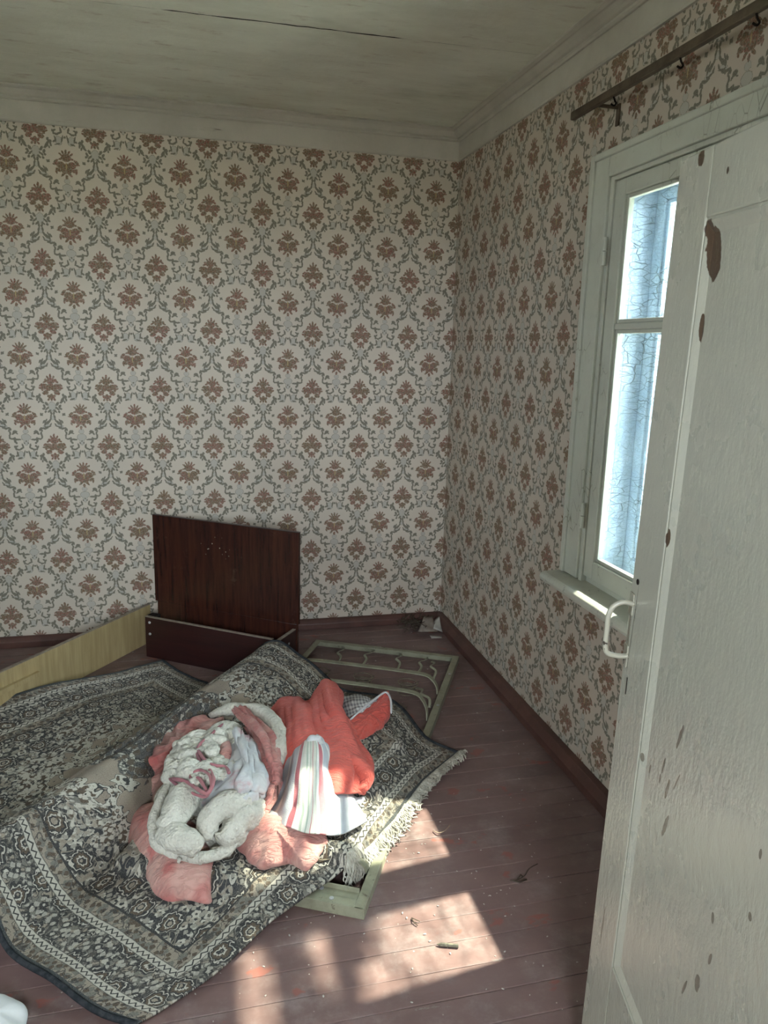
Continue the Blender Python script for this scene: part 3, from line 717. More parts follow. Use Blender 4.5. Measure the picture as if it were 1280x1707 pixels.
def arch(y0, top=0.085, lean=0.0):
    n = 10; xs = []
    P = [(-0.034, y0, 0.034), (-0.040, y0, 0.062), (-0.062, y0, 0.088), (-0.105, y0, .105), (-0.25, y0, .109), (-0.38, y0, .109), (-0.51, y0, .109), (-0.655, y0, .105), (-0.698, y0, 0.088), (-0.72, y0, 0.062), (-0.726, y0, 0.034)]
    P = [(p[0], p[1] + lean * (p[2] - 0.034) / (top - 0.034), 0.034 + (p[2] - 0.034) * (top - 0.034) / 0.075) for p in P]
    C_ = catmull(P, 5); bm = bmesh.new(); rows = []
    for i, c in enumerate(C_):
        t = C_[min(i + 1, len(C_) - 1)] - C_[max(i - 1, 0)]; t /= np.linalg.norm(t); nn = np.array([-t[2], 0, t[0]]) * 0.0022
        w = np.array([0, 0.014, 0])
        rows.append([bm.verts.new(c + nn - w), bm.verts.new(c + nn + w), bm.verts.new(c - nn + w), bm.verts.new(c - nn - w)])
    for r0, r1 in zip(rows[:-1], rows[1:]):
        for q in range(4): bm.faces.new((r0[q], r0[(q + 1) % 4], r1[(q + 1) % 4], r1[q]))
    bm.faces.new(rows[0]); bm.faces.new(rows[-1])
    return mobj('arched_slat', bm, M_GMET, base)
ARCH_Y = [0.16, 0.50, 0.82, 1.14, 1.40]
ARCH_T = {1.14: (0.130, 0.06), 1.40: (0.112, 0.02)}
spring_me = None
for y_ in ARCH_Y:
    arch(y_, *ARCH_T.get(y_, (0.080, 0.0)))
    for x_ in (-0.17, -0.38, -0.59):
        if spring_me is None:
            bm = bmesh.new(); P = []
            for k in range(0, 4 * 14 + 1):
                a = 2 * math.pi * k / 14; z = 0.010 + 0.068 * k / 56; r_ = 0.030 + 0.018 * abs(math.cos(math.pi * k / 56))
                P.append((r_ * math.cos(a), r_ * math.sin(a), z))
            tube(bm, P, 0.0024, 5); o = mobj('coil_spring', bm, M_WIRE, base, smooth=True); spring_me = o.data
        else:
            o = bpy.data.objects.new('coil_spring', spring_me); link(o, base)
        o.location = (x_, y_, 0)
# bent hook strips near the long rail
for (x_, y_, r_) in ((-0.10, 1.66, 0.2), (-0.16, 1.69, -0.1), (-0.28, 1.70, 0.1), (-0.44, 1.70, -0.1), (-0.58, 1.69, 0.1), (-0.09, 1.35, 0.5), (-0.10, 1.06, 0.4)):
    bm = bmesh.new(); P = catmull([(0, -0.085, 0.02), (0.012, -0.05, 0.045), (-0.012, -0.01, 0.050), (0.008, 0.04, 0.045), (-0.004, 0.08, 0.036), (0.0, 0.10, 0.030)], 4)
    tube(bm, P, 0.007, 6, flat=(1, 0.3)); o = mobj('hook_strip', bm, M_GMET, base, smooth=True); o.location = (x_, y_, 0); o.rotation_euler[2] = r_

# ================================================================ RUG
RU_L, RU_W = 2.10, 1.52
def make_rug():
    g = G('oriental_rug_pile', 0.92, 0.1)
    u, v, _ = g.sep(g.uv())
    wb = g.noise(g.comb(u, v), 22, 2, 0.5, col=True); w0, w1, _ = g.sep(wb)
    um = g.m('ADD', u, g.m('MULTIPLY', g.m('SUBTRACT', w0, .5), 0.006)); vm = g.m('ADD', v, g.m('MULTIPLY', g.m('SUBTRACT', w1, .5), 0.006))
    cu = g.m('ABSOLUTE', g.m('SUBTRACT', um, RU_L / 2)); cv = g.m('ABSOLUTE', g.m('SUBTRACT', vm, RU_W / 2))
    du = g.m('SUBTRACT', RU_L / 2, cu); dv = g.m('SUBTRACT', RU_W / 2, cv)
    d = g.m('MINIMUM', du, dv)
    along = g.m('ADD', g.m('MULTIPLY', g.m('LESS_THAN', du, dv), cv), g.m('MULTIPLY', g.m('GREATER_THAN', du, dv), cu))
    CRM, DRK, TAN, GRY, BRN = (0.50, 0.47, 0.40), (0.020, 0.021, 0.025), (0.295, 0.255, 0.20), (0.165, 0.155, 0.135), (0.085, 0.06, 0.04)
    P = g.comb(cu, cv)
    # curling vines: thin contour lines of several smooth noises; rosettes from cell centres
    def vine(off, sc_, th_, lvl=0.5, dist=0.9):
        n = g.noise(g.map(P, off), sc_, 1.2, 0.5, dist)
        return g.ss(g.m('ABSOLUTE', g.m('SUBTRACT', n, lvl)), th_ * 0.6, th_, 1, 0), n
    v1, n1 = vine((0, 0, 0), 13, 0.020); v2, n2 = vine((3.1, .7, 0), 21, 0.026, 0.47); v3, n3 = vine((7, 2, 0), 30, 0.030, 0.54); v4, _n = vine((1, 9, 0), 17, 0.018, 0.56)
    vines = g.m('MAXIMUM', g.m('MAXIMUM', v1, v2), g.m('MAXIMUM', v3, v4))
    lines2 = g.m('ABSOLUTE', g.m('SINE', g.m('MULTIPLY', n2, 34)))
    def rosette(sc_, pet, rnd, off=(0, 0, 0)):
        q = g.map(P, off)
        cell = g.voro(q, sc_, 'F1', 'Position', rnd)
        dx, dy, _z = g.sep(g.vm('SUBTRACT', q, cell))
        r_ = g.m('MULTIPLY', g.m('SQRT', g.m('ADD', g.m('MULTIPLY', dx, dx), g.m('MULTIPLY', dy, dy))), sc_)
        a_ = g.m('ARCTAN2', dy, dx)
        r_ = g.m('ADD', r_, g.m('MULTIPLY', g.m('SUBTRACT', n2, 0.5), 0.28)); a_ = g.m('ADD', a_, g.m('MULTIPLY', n3, 2.0))
        return g.m('ADD', r_, g.m('MULTIPLY', g.m('COSINE', g.m('MULTIPLY', a_, float(pet))), g.m('MULTIPLY', r_, 0.11)))
    rA = rosette(9.0, 8, 0.45); rB = rosette(24.0, 5, 0.85, (2, 3, 0)); rC = rosette(38.0, 4, 1.0, (5, 1, 0))
    rosm = g.ss(rA, 0.36, 0.39, 1, 0)
    ros = g.ramp(g.m('MULTIPLY', rA, 2.6), [(0.0, TAN), (0.12, DRK), (0.24, CRM), (0.34, BRN), (0.52, DRK), (0.66, CRM), (0.74, DRK), (0.92, GRY), (0.96, DRK)], 'CONSTANT')
    leafm = g.ss(rB, 0.30, 0.34, 1, 0); leaf2 = g.ss(rC, 0.26, 0.30, 1, 0)
    # main border band
    bandc = g.mix(g.ss(n3, .46, .54), GRY, TAN)
    bandc = g.mix(leafm, bandc, DRK)
    bandc = g.mix(g.m('MULTIPLY', leafm, g.ss(rB, 0.12, 0.16, 1, 0)), bandc, CRM)
    bandc = g.mix(g.m('MULTIPLY', vines, 0.85), bandc, DRK)
    bandc = g.mix(g.m('MULTIPLY', leaf2, 0.7), bandc, CRM)
    bandc = g.mix(rosm, bandc, ros)
    # guard stripes with zigzag
    zz = g.m('ABSOLUTE', g.m('SUBTRACT', g.m('FLOORED_MODULO', g.m('MULTIPLY', along, 42), 1.0), 0.5))
    def guard(c0, wdt):
        q = g.m('DIVIDE', g.m('SUBTRACT', d, c0), wdt)          # 0..1 over the stripe
        inside = g.m('MULTIPLY', g.m('GREATER_THAN', q, 0), g.m('LESS_THAN', q, 1))
        edge = g.m('ADD', g.ss(q, 0.0, 0.14, 1, 0), g.ss(q, 0.86, 1.0))
        z = g.ss(g.m('ABSOLUTE', g.m('SUBTRACT', q, g.m('ADD', g.m('MULTIPLY', zz, 0.9), 0.25))), 0.07, 0.14, 1, 0)
        f = g.m('MAXIMUM', edge, z, clamp=True)
        return inside, g.mix(f, CRM, DRK)
    flor = g.mix(leafm, TAN, GRY)
    flor = g.mix(leaf2, flor, BRN); flor = g.mix(g.m('MULTIPLY', v3, .8), flor, DRK)
    c = bandc
    # outer plain guard and inner guard
    c = g.mix(g.m('LESS_THAN', d, 0.056), c, flor)
    c = g.mix(g.m('LESS_THAN', g.m('ABSOLUTE', g.m('SUBTRACT', d, 0.215)), 0.025), c, flor)
    i, cc = guard(0.046, 0.024); c = g.mix(i, c, cc)
    i, cc = guard(0.170, 0.026); c = g.mix(i, c, cc)
    # field: dark flowered spandrels, tan ground, medallion
    fu = g.m('DIVIDE', cu, RU_L / 2 - 0.24); fv = g.m('DIVIDE', cv, RU_W / 2 - 0.24)
    rr_ = g.m('ADD', g.m('MULTIPLY', fu, fu), g.m('MULTIPLY', fv, fv))
    th = g.m('ARCTAN2', g.m('MULTIPLY', cv, 1.4), cu)
    rr_ = g.m('ADD', rr_, g.m('MULTIPLY', g.m('ABSOLUTE', g.m('SINE', g.m('MULTIPLY', th, 6))), 0.12)); rr_ = g.m('ADD', rr_, g.m('MULTIPLY', g.m('SUBTRACT', n3, 0.5), 0.5))
    rr_ = g.m('ADD', rr_, g.m('MULTIPLY', g.m('SUBTRACT', n1, 0.5), 0.9))
    leaf = g.mix(leafm, (0.022, 0.024, 0.030), CRM); leaf = g.mix(g.m('MULTIPLY', leafm, g.ss(rB, .10, .14, 1, 0)), leaf, DRK)
    leaf = g.mix(leaf2, leaf, (0.30, 0.285, 0.24)); leaf = g.mix(g.m('MULTIPLY', g.m('MAXIMUM', v1, v4), .85), leaf, TAN); leaf = g.mix(rosm, leaf, ros)
    edge_ = g.mix(g.ss(n2, .47, .50), DRK, CRM); edge_ = g.mix(g.m('MULTIPLY', vines, .9), edge_, GRY); edge_ = g.mix(leafm, edge_, BRN); edge_ = g.mix(leaf2, edge_, CRM)
    dark = g.mix(g.ss(rr_, 0.72, 0.82), edge_, leaf)
    tan = g.mix(g.ss(g.noise(g.comb(u, v), 5, 4, .6), .35, .65), (0.33, 0.275, 0.215), (0.255, 0.21, 0.165))
    field = g.mix(g.ss(rr_, 0.44, 0.452), tan, dark)
    field = g.mix(g.m('MULTIPLY', g.ss(rr_, 0.44, 0.450), g.ss(rr_, 0.47, 0.48, 1, 0)), field, DRK)
    field = g.mix(g.m('MULTIPLY', g.ss(rr_, 0.47, 0.48), g.ss(rr_, 0.53, 0.54, 1, 0)), field, CRM)
    ru = g.m('DIVIDE', cu, 0.46); rv = g.m('DIVIDE', cv, 0.24); rm = g.m('SQRT', g.m('ADD', g.m('MULTIPLY', ru, ru), g.m('MULTIPLY', rv, rv)))
    rm = g.m('ADD', rm, g.m('MULTIPLY', g.m('ABSOLUTE', g.m('SINE', g.m('MULTIPLY', th, 5))), 0.14)); rm = g.m('ADD', rm, g.m('MULTIPLY', g.m('SUBTRACT', n2, 0.5), 0.35))
    med = g.mix(g.ss(g.m('SINE', g.m('MULTIPLY', rm, 30)), -0.2, 0.3), (0.08, 0.08, 0.08), CRM)
    med = g.mix(vines, med, DRK); med = g.mix(leafm, med, BRN)
    med = g.mix(g.ss(lines2, 0.2, 0.5, 0.6, 0), med, GRY)
    field = g.mix(g.ss(rm, 0.98, 1.0, 1, 0), field, med)
    c = g.mix(g.m('GREATER_THAN', d, 0.240), c, field)
    c = g.mix(g.m('MULTIPLY', g.m('GREATER_THAN', d, 0.236), g.m('LESS_THAN', d, 0.242)), c, DRK)
    c = g.mix(g.m('LESS_THAN', d, 0.014), c, (0.035, 0.042, 0.048))
    # pile fuzz and dust
    fz = g.noise(g.comb(u, v), 330, 2, 0.7)
    c = g.mix(g.ss(fz, 0.35, 0.7, 0.0, 0.35), c, g.mix(0.5, c, (0.4, 0.39, 0.34)))
    c = g.mix(0.05, c, (0.28, 0.26, 0.22))
    c = g.mix(g.ss(fz, 0.3, 0.55, 0.45, 0.0), c, g.mix(0.65, c, (0.02, 0.02, 0.02)))
    g.color(c)
    g.bump(g.m('ADD', fz, g.m('MULTIPLY', g.noise(g.comb(u, v), 60, 3), 0.6)), 0.8, 0.004)
    return g.mat
M_RUG = make_rug()
M_RUGB = mixnoise('rug_backing', (0.12, 0.12, 0.115), (0.07, 0.072, 0.072), 40, 0.95, 0.05, 0.5, 200)
M_BIND = mixnoise('rug_binding', (0.022, 0.025, 0.028), (0.045, 0.048, 0.052), 60, 0.9, 0.05, 0.6, 160)
RG = [
 [(765,1256,.006),(710,1229,.055),(655,1170,.105),(574,1149,.125),(505,1097,.165),(450,1070,.237),(372,1140,.06),(335,1136,.010),(300,1122,.02),(270,1100,.065)],
 [(706,1306,.025),(652,1262,.075),(590,1205,.125),(510,1172,.125),(448,1122,.165),(390,1112,.237),(318,1178,.05),(270,1165,.008),(232,1140,.02),(198,1119,.075)],
 [(644,1388,.050),(585,1335,.080),(515,1280,.100),(425,1215,.085),(360,1182,.15),(328,1157,.237),(262,1215,.05),(205,1192,.008),(150,1160,.015),(98,1137,.085)],
 [(563,1460,.052),(500,1415,.060),(425,1352,.035),(335,1300,.015),(272,1252,.11),(240,1225,.237),(185,1272,.05),(120,1242,.008),(55,1200,.015),(0,1164,.085)],
 [(462,1531,.040),(405,1485,.025),(330,1425,.012),(242,1398,.006),(206,1340,.125),(144,1292,.240),(85,1335,.05),(10,1300,.008),(-55,1245,.015),(-112,1200,.085)],
 [(345,1640,.010),(290,1598,.012),(212,1545,.010),(130,1490,.018),(78,1415,.12),(43,1351,.245),(-15,1410,.06),(-100,1380,.008),(-175,1310,.015),(-240,1255,.085)],
 [(228,1708,.006),(158,1681,.022),(92,1636,.040),(14,1588,.040),(-25,1500,.12),(-62,1425,.245),(-115,1490,.06),(-220,1450,.008),(-300,1370,.015),(-375,1305,.085)],
]
UG0 = [0.0, 0.0, 0.0, 0.06, 0.10, 0.10, 0.09]
Gp = np.array([[at(*p) for p in row] for row in RG])            # 7 x 10 x 3
seglen = np.linalg.norm(np.diff(Gp, axis=1), axis=2)
cum = np.concatenate([np.zeros((7, 1)), np.cumsum(seglen, axis=1)], axis=1)
cum = cum.mean(axis=0)[None, :].repeat(7, 0) * 0.6 + cum * 0.4
Uc = np.array([u0 + (RU_L - u0) * c / c[-1] for u0, c in zip(UG0, cum)])
tcol = np.concatenate([[0], np.cumsum(np.linalg.norm(np.diff(Gp[:, 0], axis=0), axis=1))]); tcol = 0.5 * tcol / tcol[-1] + 0.5 * np.linspace(0, 1, 7)
Vc = (tcol * RU_W)[:, None].repeat(10, 1)
full = np.concatenate([Gp, Uc[:, :, None], Vc[:, :, None]], axis=2)
D = catgrid(full, 34, 26)
rug_P, rug_UV = D[:, :, :3].copy(), D[:, :, 3:].copy()
N3 = Noise3(11)
nr = normals(rug_P)
rug_P += nr * (0.0035 * N3(rug_P, 2.2)[:, :, None])
rug_P[:, :, 2] += 0.006 * np.clip(N3(rug_P, 1.1), 0, 2) * (rug_P[:, :, 2] < 0.1)
rug_P[:, :, 2] = np.maximum(rug_P[:, :, 2], 0.010)
# keep the pile above the rail and the metal base it hangs over
def local(P, O, ang):
    q = P - np.array(O); c, s = math.cos(ang), math.sin(ang)
    return q[..., 0] * c + q[..., 1] * s, -q[..., 0] * s + q[..., 1] * c
bx_, by_ = local(rug_P, BO, -math.atan2(0.579, 0.815))
near_rail = (by_ < 0.2)
lift = 0.224 - np.maximum(np.abs(bx_ - 0.744) - 0.012, 0) * 2.6
rug_P[:, :, 2] = np.where(near_rail & (np.abs(bx_ - 0.744) < 0.035), np.maximum(rug_P[:, :, 2], lift), rug_P[:, :, 2])
mx_, my_ = local(rug_P, FO, fang - math.pi / 2)
inside = (mx_ < 0.012) & (mx_ > -FWD - 0.012) & (my_ > -0.012) & (my_ < FL + 0.012)
rug_P[:, :, 2] = np.where(inside, np.maximum(rug_P[:, :, 2], 0.050), rug_P[:, :, 2])
for ya in ARCH_Y[:3]:
    k = inside & (np.abs(my_ - ya) < 0.035) & (mx_ < -0.06) & (mx_ > -0.70)
    rug_P[:, :, 2] = np.where(k, np.maximum(rug_P[:, :, 2], 0.098), rug_P[:, :, 2])
for _ in range(3):
    Z = rug_P[:, :, 2]; Zs = Z.copy(); Zs[1:-1, 1:-1] = (Z[1:-1, 1:-1] * 2 + Z[:-2, 1:-1] + Z[2:, 1:-1] + Z[1:-1, :-2] + Z[1:-1, 2:]) / 6; rug_P[:, :, 2] = np.maximum(Zs, 0.010)
rug = grid_mesh('rug', rug_P, M_RUG, None, rug_UV, thick=0.007, mat2=M_RUGB)
tag(rug, 'worn grey and cream oriental rug draped over the bed rail', 'rug')
def rug_height(x, y):
    d = (rug_P[:, :, 0] - x) ** 2 + (rug_P[:, :, 1] - y) ** 2
    return float(rug_P[:, :, 2].ravel()[d.argmin()])
# bound edges (binding) and fringe
for row in (0, -1):
    bm = bmesh.new(); tube(bm, [tuple(p) for p in rug_P[row][::3] + np.array([0, 0, -0.003])], 0.0075, 8); mobj('binding', bm, M_BIND, rug, smooth=True)
M_FRINGE = mixnoise('dirty_wool_fringe', (0.52, 0.50, 0.43), (0.30, 0.28, 0.23), 30, 0.9, 0.1)
bm = bmesh.new(); rf = random.Random(5)
edge = rug_P[:, 0]; n_e = len(edge)
for i in range(0, 560):
    f = i / 560 * 0.48 * (n_e - 1); k = int(f); p = Vector(edge[k] + (edge[k + 1] - edge[k]) * (f - k))
    out = Vector(edge[k] - rug_P[k, 4]); out.z = 0; out.normalize(); tan_ = Vector((-out.y, out.x, 0))
    L = rf.uniform(0.020, 0.050); pts = []
    cx_ = rf.uniform(-1.0, 1.0)
    for j in range(9):
        s = j / 8
        q = p + out * (L * s * (1 - 0.25 * s) - 0.004) + tan_ * (math.sin(s * 9 + i * 2.1) * 0.013 * s + cx_ * L * s * 0.7)
        q.z = max(p.z * (1 - s ** 1.2) + 0.004 + rf.uniform(0, 0.006) * s + 0.009 * abs(math.sin(s * 7 + i * 1.7)) * s, 0.004)
        pts.append(q)
    tube(bm, pts, [0.0026] * 8 + [0.0016], 5)
tag(mobj('fringe', bm, M_FRINGE, rug, smooth=True), kind='stuff', label='tangled off-white wool fringe')

# ================================================================ CLOTH PILE
def cloth_mat(name, c1, c2, fine=320, bump=0.5, nscale=5, stain=None, rough=0.85, mid=0.0, weave=True):
    g = G(name, rough, 0.15); p = g.geo()
    c = g.mix(g.ss(g.noise(p, nscale, 5, 0.6), 0.35, 0.65), c1, c2)
    if stain: c = g.mix(g.m('MULTIPLY', g.ss(g.noise(g.map(p, (3, 4, 5)), nscale * 1.6, 4, 0.6), 0.56, 0.7), 0.7), c, stain)
    g.color(c)
    h = g.noise(p, fine, 2, 0.6)
    if mid:
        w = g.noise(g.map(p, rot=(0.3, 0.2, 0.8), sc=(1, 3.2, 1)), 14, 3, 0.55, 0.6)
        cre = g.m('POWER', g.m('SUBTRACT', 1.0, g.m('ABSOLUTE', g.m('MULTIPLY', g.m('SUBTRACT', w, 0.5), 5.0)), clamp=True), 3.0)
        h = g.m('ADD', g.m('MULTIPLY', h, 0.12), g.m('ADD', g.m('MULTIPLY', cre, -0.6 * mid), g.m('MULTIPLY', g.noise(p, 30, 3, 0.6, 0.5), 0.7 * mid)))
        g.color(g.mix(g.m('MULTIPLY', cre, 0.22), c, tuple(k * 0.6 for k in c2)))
    g.bump(h, bump, 0.009 if mid else 0.004); 
    g.b.inputs['Sheen Weight'].default_value = 0.15
    return g.mat
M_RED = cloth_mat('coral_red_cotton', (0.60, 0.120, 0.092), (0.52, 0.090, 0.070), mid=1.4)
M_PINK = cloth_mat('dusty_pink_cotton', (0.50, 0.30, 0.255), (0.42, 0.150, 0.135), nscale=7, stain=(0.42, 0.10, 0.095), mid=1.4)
M_FLEECE = None
def fleece():
    g = G('matted_off_white_fleece', 0.95, 0.05); p = g.geo()
    v = g.voro(p, 95, 'F1'); n = g.noise(p, 160, 3, 0.7)
    c = g.mix(g.ss(g.noise(p, 9, 4, .6), .35, .65), (0.66, 0.64, 0.56), (0.56, 0.54, 0.47))
    c = g.mix(g.m('MULTIPLY', g.ss(n, 0.58, 0.70), 0.28), c, (0.22, 0.20, 0.16))
    g.color(c); g.bump(g.m('ADD', g.m('MULTIPLY', g.m('SUBTRACT', 1.0, v), 0.9), n), 1.0, 0.006); return g.mat
M_FLEECE = fleece()
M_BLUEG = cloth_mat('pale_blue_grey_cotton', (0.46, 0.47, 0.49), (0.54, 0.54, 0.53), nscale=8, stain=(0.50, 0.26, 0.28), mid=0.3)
def stripes():
    g = G('striped_cotton', 0.85, 0.15); u, v, _ = g.sep(g.uv())
    BL, CRM, PK, GN, WH = (0.43, 0.455, 0.49), (0.62, 0.61, 0.54), (0.50, 0.17, 0.19), (0.36, 0.42, 0.34), (0.66, 0.66, 0.62)
    st = [(0.0, BL), (0.10, WH), (0.13, BL), (0.27, WH), (0.29, PK), (0.345, WH), (0.36, CRM), (0.40, GN), (0.415, CRM), (0.445, GN), (0.46, CRM), (0.50, PK), (0.505, CRM), (0.54, GN), (0.55, WH), (0.575, PK), (0.63, WH), (0.645, BL), (0.76, WH), (0.78, BL), (0.90, WH), (0.92, BL)]
    c = g.ramp(u, st, 'CONSTANT')
    c = g.mix(g.ss(g.noise(g.geo(), 12, 4, .6), .35, .75, 0, .4), c, (0.40, 0.38, 0.36))
    g.color(c); g.bump(g.m('ADD', g.noise(g.geo(), 320, 2), g.m('MULTIPLY', g.noise(g.geo(), 40, 3, .6, .4), .8)), 0.4, 0.004); return g.mat
M_STRIPE = stripes()
def ging():
    g = G('grey_gingham_cotton', 0.85, 0.15); u, v, _ = g.sep(g.uv())
    a = g.m('GREATER_THAN', g.m('SINE', g.m('MULTIPLY', u, 70)), 0); b = g.m('GREATER_THAN', g.m('SINE', g.m('MULTIPLY', v, 50)), 0)
    g.color(g.mix(g.m('MULTIPLY', g.m('ADD', a, b), 0.5), (0.50, 0.50, 0.47), (0.17, 0.16, 0.17))); g.bump(g.noise(g.geo(), 60, 3), .4, .004); return g.mat
M_GING = ging()

def sheet(name, grid, mat, parent=None, nu=14, nv=14, wr=0.004, wf=5.0, seed=1, thick=0.006, mat2=None, aniso=None, label=None):
    Gd = np.array([[at(*p) for p in row] for row in grid]); R_, C_ = Gd.shape[:2]
    uvg = np.stack(np.meshgrid(np.linspace(0, 1, C_), np.linspace(0, 1, R_)), axis=2)
    D = catgrid(np.concatenate([Gd, uvg], axis=2), nu, nv); P = D[:, :, :3].copy(); UV = D[:, :, 3:]
    N = Noise3(seed, 3); n = normals(P)
    if aniso is None: w = N(P, wf)
    else:
        Q = np.stack([UV[:, :, 0] * aniso[0], UV[:, :, 1] * aniso[1], UV[:, :, 0] * 0], axis=2); w = N(Q, 1.0)
    w = np.abs(w) ** 0.8 * np.sign(w)
    P += n * (wr * w)[:, :, None]
    return grid_mesh(name, P, mat, parent, UV, thick=thick, mat2=mat2)
def puff(name, outline, center, mat, parent=None, h=0.05, drop=0.03, seed=1, wr=0.003, wf=6, rings=16, n=7, radial=0, join=None, pw=0.5):
    "closed inflated cushion lobe: outline (px,py,z) round a centre"
    O = catmull([at(*p) for p in outline], n, True); c = at(*center); m_ = len(O)
    N = Noise3(seed, 3); vs = []; faces = []
    prof = [math.sin(math.pi / 2 * i / rings) for i in range(rings + 1)]
    for side in (1, -1):
        for i in range(1, rings + 1):
            r_ = prof[i]
            if side == -1 and i == rings: continue
            for j in range(m_):
                p = c + (O[j] - c) * r_
                zz = (max(1 - r_ * r_, 0)) ** pw
                p = p + np.array([0, 0, h * zz if side > 0 else -drop * zz])
                vs.append(p)
    top0 = c + np.array([0, 0, h]); bot0 = c - np.array([0, 0, drop])
    A = np.array(vs); wv = N(A, wf)
    if radial:
        ang = np.tile(np.arange(m_) / m_ * 2 * math.pi, len(A) // m_)
        rr = np.concatenate([np.repeat(prof[1:], m_), np.repeat(prof[1:-1], m_)])
        wv = wv * 0.5 + 1.3 * np.sin(ang * radial + N(A, 2) * 2.0) * rr ** 2
    edge_f = np.concatenate([np.repeat(prof[1:], m_), np.repeat(prof[1:-1], m_)])
    A[:, 2] += wr * wv * (1 - 0.35 * edge_f)
    dirs = A - c; dirs[:, 2] = 0; dirs /= np.maximum(np.linalg.norm(dirs, axis=1, keepdims=True), 1e-6); A += dirs * (wr * 0.6 * N(A + 3, wf * 1.3))[:, None]
    vs = [tuple(a) for a in A]; it = len(vs); vs.append(tuple(top0)); ib = len(vs); vs.append(tuple(bot0))
    T0 = 0; B0 = rings * m_
    def ti(i, j): return T0 + (i - 1) * m_ + j % m_
    def bi(i, j): return ti(rings, j) if i == rings else B0 + (i - 1) * m_ + j % m_
    for j in range(m_):
        faces.append((it, ti(1, j), ti(1, j + 1))); faces.append((ib, bi(1, j + 1), bi(1, j)))
        for i in range(1, rings):
            faces.append((ti(i, j), ti(i + 1, j), ti(i + 1, j + 1), ti(i, j + 1)))
            faces.append((bi(i, j + 1), bi(i + 1, j + 1), bi(i + 1, j), bi(i, j)))
    me = bpy.data.meshes.new(name); me.from_pydata(vs, [], faces); me.update(); me.materials.append(mat)
    bm = bmesh.new(); bm.from_mesh(me); bmesh.ops.recalc_face_normals(bm, faces=bm.faces); bm.to_mesh(me); bm.free()
    me.polygons.foreach_set('use_smooth', [True] * len(me.polygons))
    o = bpy.data.objects.new(name, me); link(o, parent)
    if parent is not None: o.matrix_parent_inverse = parent.matrix_world.inverted()
    return o
def join(name, objs, parent=None):
    "merge several mesh lobes of one cloth into one mesh"
    bm = bmesh.new()
    for o in objs:
        bm.from_mesh(o.data)
    me = bpy.data.meshes.new(name); bm.to_mesh(me); bm.free(); me.materials.append(objs[0].data.materials[0])
    me.polygons.foreach_set('use_smooth', [True] * len(me.polygons))
    for o in objs: bpy.data.objects.remove(o)
    o = bpy.data.objects.new(name, me); link(o, parent); return o
def roll(name, pts, rad, mat, parent=None, seed=1, wr=0.3, wf=8, seg=20, n=7, flat=(1, 0.85)):
    C_ = catmull([at(*p) for p in pts], n); r_ = np.interp(np.linspace(0, 1, len(C_)), np.linspace(0, 1, len(rad)), rad)
    # rounded ends
    t = np.linspace(0, 1, len(C_)); endf = np.clip(np.minimum(t, 1 - t) / 0.05, 0.0, 1) ; r_ = r_ * (0.25 + 0.75 * np.sqrt(endf))
    bm = bmesh.new(); tube(bm, C_, r_, seg, flat=flat); 
    V = np.array([v.co for v in bm.verts]); bm.normal_update(); Nn = np.array([v.normal for v in bm.verts])
    N = Noise3(seed, 4); w = N(V, wf); w = np.where(w < 0, w * 1.4, w * 0.7)
    rm = float(np.mean(rad))
    sgn = 1
    ctr = V.reshape(len(C_), seg, 3).mean(axis=1, keepdims=True); dirs = (V.reshape(len(C_), seg, 3) - ctr); dirs /= np.maximum(np.linalg.norm(dirs, axis=2, keepdims=True), 1e-6)
    V2 = V + dirs.reshape(-1, 3) * (w * wr * rm * 0.5)[:, None]
    for v, c in zip(bm.verts, V2): v.co = c
    return mobj(name, bm, mat, parent, smooth=True, world=True)

# --- dusty pink quilt, lowest of the pile
pk = [
 puff('pink_quilt', [(213,1392,.03),(216,1362,.05),(240,1345,.06),(285,1350,.08),(330,1380,.08),(352,1425,.06),(352,1480,.03),(347,1503,.02),(300,1502,.02),(262,1492,.02),(246,1468,.02),(240,1445,.02),(224,1428,.02)], (288,1432,.06), M_PINK, h=.045, drop=.035, seed=21, wr=.008, wf=6, radial=4),
 puff('pink_quilt', [(234,1314,.05),(240,1285,.10),(258,1250,.13),(285,1212,.15),(325,1196,.16),(365,1200,.16),(372,1216,.15),(330,1248,.14),(292,1290,.12),(268,1332,.07),(245,1330,.05)], (295,1255,.14), M_PINK, h=.035, drop=.05, seed=22, wr=.011, wf=9, radial=13),
 puff('pink_quilt', [(378,1392,.07),(395,1368,.09),(440,1358,.11),(500,1370,.11),(546,1394,.11),(545,1412,.095),(522,1436,.085),(505,1443,.08),(482,1434,.08),(462,1441,.075),(432,1440,.07),(402,1420,.065)], (462,1402,.10), M_PINK, h=.035, drop=.045, seed=23, wr=.008, wf=6, radial=5),
 puff('pink_quilt', [(240,1340,.03),(300,1280,.05),(400,1260,.05),(470,1300,.05),(470,1380,.04),(400,1410,.03),(300,1400,.03)], (360,1340,.06), M_PINK, h=.03, drop=.03, seed=24, wr=.004)]
quilt = join('pink_quilt', pk); tag(quilt, 'faded dusty pink quilt crumpled at the bottom of the cloth pile', 'quilt')

